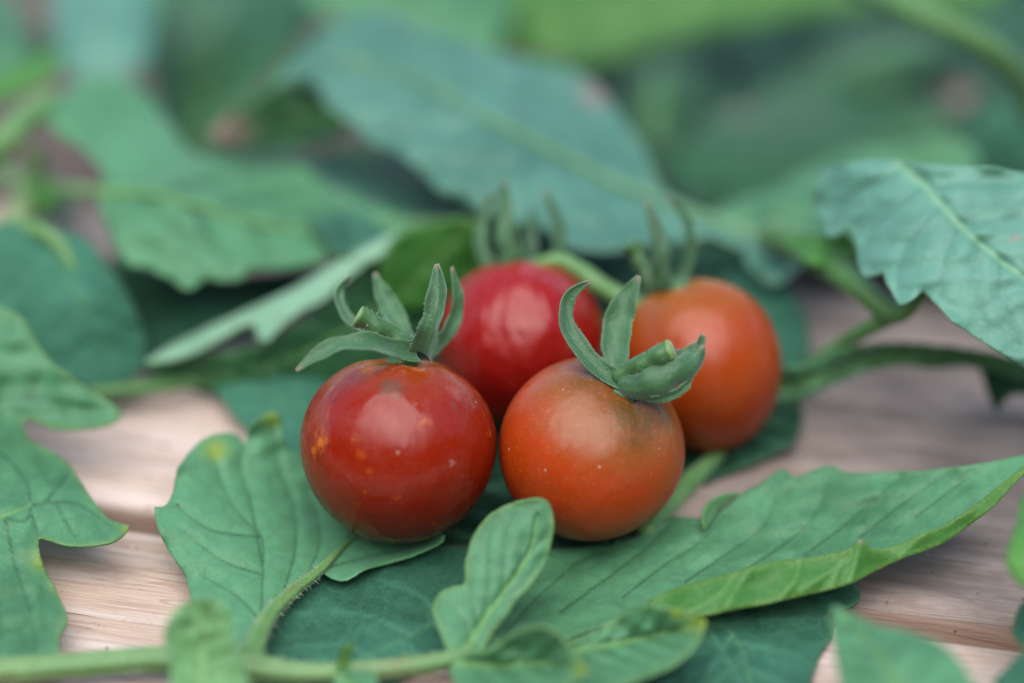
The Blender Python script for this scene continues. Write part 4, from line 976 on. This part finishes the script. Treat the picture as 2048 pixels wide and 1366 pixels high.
single('low filler leaf at the upper right behind the others, coloured as the shade there', [(1120, 90), (1300, 0), (1700, -60), (2150, -60), (2200, 200), (2060, 330), (1900, 300), (1760, 200), (1620, 240), (1500, 330), (1400, 420), (1300, 330), (1220, 260)],
    [(1130, 100, -.6), (2150, -50, -1), (2050, 320, .1), (1400, 400, .1), (1700, 100, -.3)], DRK, mid=[(1380, 400), (1650, 100), (2100, 20)], nlat=5, step=18, relief=.05, tint=-.9, brown=[(1925, 195, 28)], seed=78, floor=-3.6)  # added backing leaf, tinted dark to stand for the shade between leaves
def jagged(label, px, py, L, W, deg, h, mats, tint, seed):
    """a toothed leaflet lying among the others; outline in picture px, lying on a gently cupped slope"""
    rng = np.random.default_rng(seed)
    a = math.radians(deg); t = np.array([math.cos(a), math.sin(a)]); n = np.array([-t[1], t[0]])
    side = []
    for k in range(11):
        u = k / 10
        w = W * (math.sin(math.pi * u ** 0.8) ** 0.8) * (1.0 if k % 2 else 0.72) * rng.uniform(.85, 1.12)
        side.append((u, w))
    P = []
    for u, w in side: P.append(np.array([px, py]) + t * L * u + n * w * 0.5)
    for u, w in reversed(side[1:-1]): P.append(np.array([px, py]) + t * L * u - n * w * 0.5)
    c = np.array([px, py])
    e = c + t * L; m = c + t * L * .5
    ctrl = [(*c, h), (*e, h - .5), (*m, h + .3), (*(m + n * W * .5), h - .25), (*(m - n * W * .5), h - .1)]
    return single(label, [tuple(p) for p in P], ctrl, mats, mid=[tuple(c), tuple(m + n * W * .04), tuple(e)], nlat=4, step=13, relief=.06, tint=tint, seed=seed, floor=-3.6)
jagged('toothed dark leaf in the gap under the brown curled tip at the upper left', 380, 330, 330, 130, 4, .7, [M_TOP, M_UND], -.5, 101)
jagged('toothed deep green leaf at the very top left beside the pale teal one', 470, -40, 240, 150, 118, .3, [M_TOP, M_UND], -.3, 102)
jagged('toothed dark leaf pointing down at the right of the large bluish leaf', 1330, 40, 300, 170, 95, .1, [M_TOP, M_UND], -.6, 103)
jagged('toothed dull green leaf leaning left below the arching top right stem', 1900, 60, 330, 150, 160, .3, [M_TOP, M_UND], -.45, 104)
jagged('toothed teal leaf at the right edge just below the arching stem', 2110, 170, 260, 150, 150, .8, [M_DRK, M_UND], .5, 105)
jagged('toothed leaf hanging left of the broad upper left leaf near the buds', 150, 420, 190, 100, 205, .5, [M_TOP, M_UND], -.2, 106)
jagged('toothed leaf at the top left edge above the pale thick stem', -60, 60, 220, 130, 20, 1.0, [M_TOP, M_UND], .2, 107)
jagged('toothed dark leaf below the bluish leaf, right of the broad upper left leaf', 700, 300, 330, 150, 28, .9, [M_TOP, M_UND], -.5, 108)
# ------------------------------------------------------------------ vine stems behind
vine = thing('vine_stem', at_h(1790, 625, 0)[0], 'green vine stem forking under the pale toothed leaf at the right', 'stem', 'tomato vine stems')
tube('stem', P3((1540, 470, 1.9), (1600, 490, 2.1), (1660, 530, 2.2), (1725, 580, 2.2), (1790, 625, 2.1), (1850, 585, 2.5)), [.22, .24, .22, .18, .17, .08], M_STEMD, vine)
tube('side_stem', P3((1800, 622, 2.05), (1740, 655, 1.7), (1680, 690, 1.2), (1600, 740, .6)), [.13, .12, .10, .08], M_STEMD, vine)
leaf_mesh('leaflet', [(1560, 470), (1620, 466), (1690, 462), (1712, 500), (1700, 530), (1660, 540), (1600, 520)], [(1570, 475, 2.2), (1690, 465, 2.6), (1690, 530, 2.3), (1620, 510, 2.4)], YNG, vine, step=10, tint=.25, seed=72)
tag(tube('vine_stem', P3((1700, -30, 3.6), (1800, 15, 3.8), (1900, 55, 3.7), (1990, 105, 3.3), (2046, 170, 2.6), (2060, 240, 1.8)), [.16, .18, .19, .19, .17, .14], M_STEMD), 'arching blurred vine stem in the top right corner', 'stem', 'tomato vine stems')
tag(tube('vine_stem', P3((-120, 350, 2.4), (0, 290, 2.5), (50, 240, 2.6), (110, 195, 2.6)), [.24, .24, .22, .16], M_STEM), 'pale thick vine stem at the left edge near the top', 'stem', 'tomato vine stems')
vine2 = thing('vine_stem', at_h(60, 380, 0)[0], 'thin branching vine stem with small buds at the left edge', 'stem', 'tomato vine stems')
tube('stem', P3((-80, 330, 1.0), (0, 345, 1.1), (60, 372, 1.3), (130, 380, 1.6), (215, 386, 2.1)), [.14, .14, .13, .12, .1], M_STEM, vine2)
tube('side_stem', P3((60, 372, 1.3), (75, 330, 1.6), (72, 300, 1.8)), [.12, .13, .17], M_STEM, vine2)
tube('side_stem', P3((50, 372, 1.3), (40, 420, 1.5), (20, 455, 1.8), (-40, 480, 1.9)), [.14, .16, .18, .14], M_CUT, vine2)
tube('side_stem', P3((20, 455, 1.9), (80, 462, 2.05), (120, 490, 2.0), (150, 540, 1.85)), [.13, .13, .10, .06], M_STEM, vine2)
leaf_mesh('leaflet', [(30, 400), (60, 360), (110, 370), (100, 410), (60, 440)], [(30, 400, 1.3), (100, 375, 1.6), (60, 435, 1.2)], YNG, vine2, step=9, tint=.5, seed=73)
tag(tube('vine_stem', P3((60, 800, .4), (200, 785, .45), (320, 772, .4), (440, 756, .35), (540, 745, .3)), [.13, .12, .11, .10, .08], M_STEMD), 'shaded stem lying on the plank left of the front left tomato', 'stem', 'tomato vine stems')
tag(tube('vine_stem', P3((1290, 1070, .12), (1335, 1010, .12), (1385, 958, .14), (1440, 905, .2)), [.16, .16, .14, .1], M_STEM), 'short bright green stem on the plank right of the front right tomato', 'stem', 'tomato vine stems')
tag(tube('vine_stem', P3((10, 480, .9), (16, 540, .8), (22, 610, .6), (30, 680, .4)), [.06, .06, .06, .05], stem_material('stem_reddish', (.22, .13, .11), (.3, .2, .17), (.3, .22, .2))), 'thin reddish brown stalk at the left edge above the lobed leaf', 'stem', 'tomato vine stems')

# ------------------------------------------------------------------ the garden round the spot: a ring of leafy shrubs behind and around the camera
def shrubs():
    rng = np.random.default_rng(99)
    V = []; F = []
    for c in range(80):
        a = math.radians(rng.uniform(95, 265)); rad = rng.uniform(230, 420)
        H = rng.uniform(110, 260); cx, cy = rad * math.sin(a), rad * math.cos(a)
        for _ in range(130):
            d = rng.normal(0, 1, 3); d /= np.linalg.norm(d)
            u = rng.uniform(0.3, 1) ** 0.5
            p = np.array([cx + d[0] * u * 55, cy + d[1] * u * 55, max(-3, H * 0.5 + d[2] * u * H * 0.52)])
            t = rng.normal(0, 1, 3); t /= np.linalg.norm(t)
            n = np.cross(t, rng.normal(0, 1, 3)); n /= np.linalg.norm(n)
            L = rng.uniform(9, 20); W = L * 0.36
            k = len(V)
            V += [p - t * L, p + n * W - t * L * 0.2, p + t * L, p - n * W - t * L * 0.2]
            F.append((k, k + 1, k + 2, k + 3))
    z = np.zeros(len(V))
    o = mesh_obj('garden_shrubs', np.array(V), F, [M_DRK], None, dict(vein=z, midrib=z, edge=z, yellow=z, brown=z, tint=z + 0.5), smooth=False, origin=(0, 0, 0))
    o['kind'] = 'stuff'
shrubs()
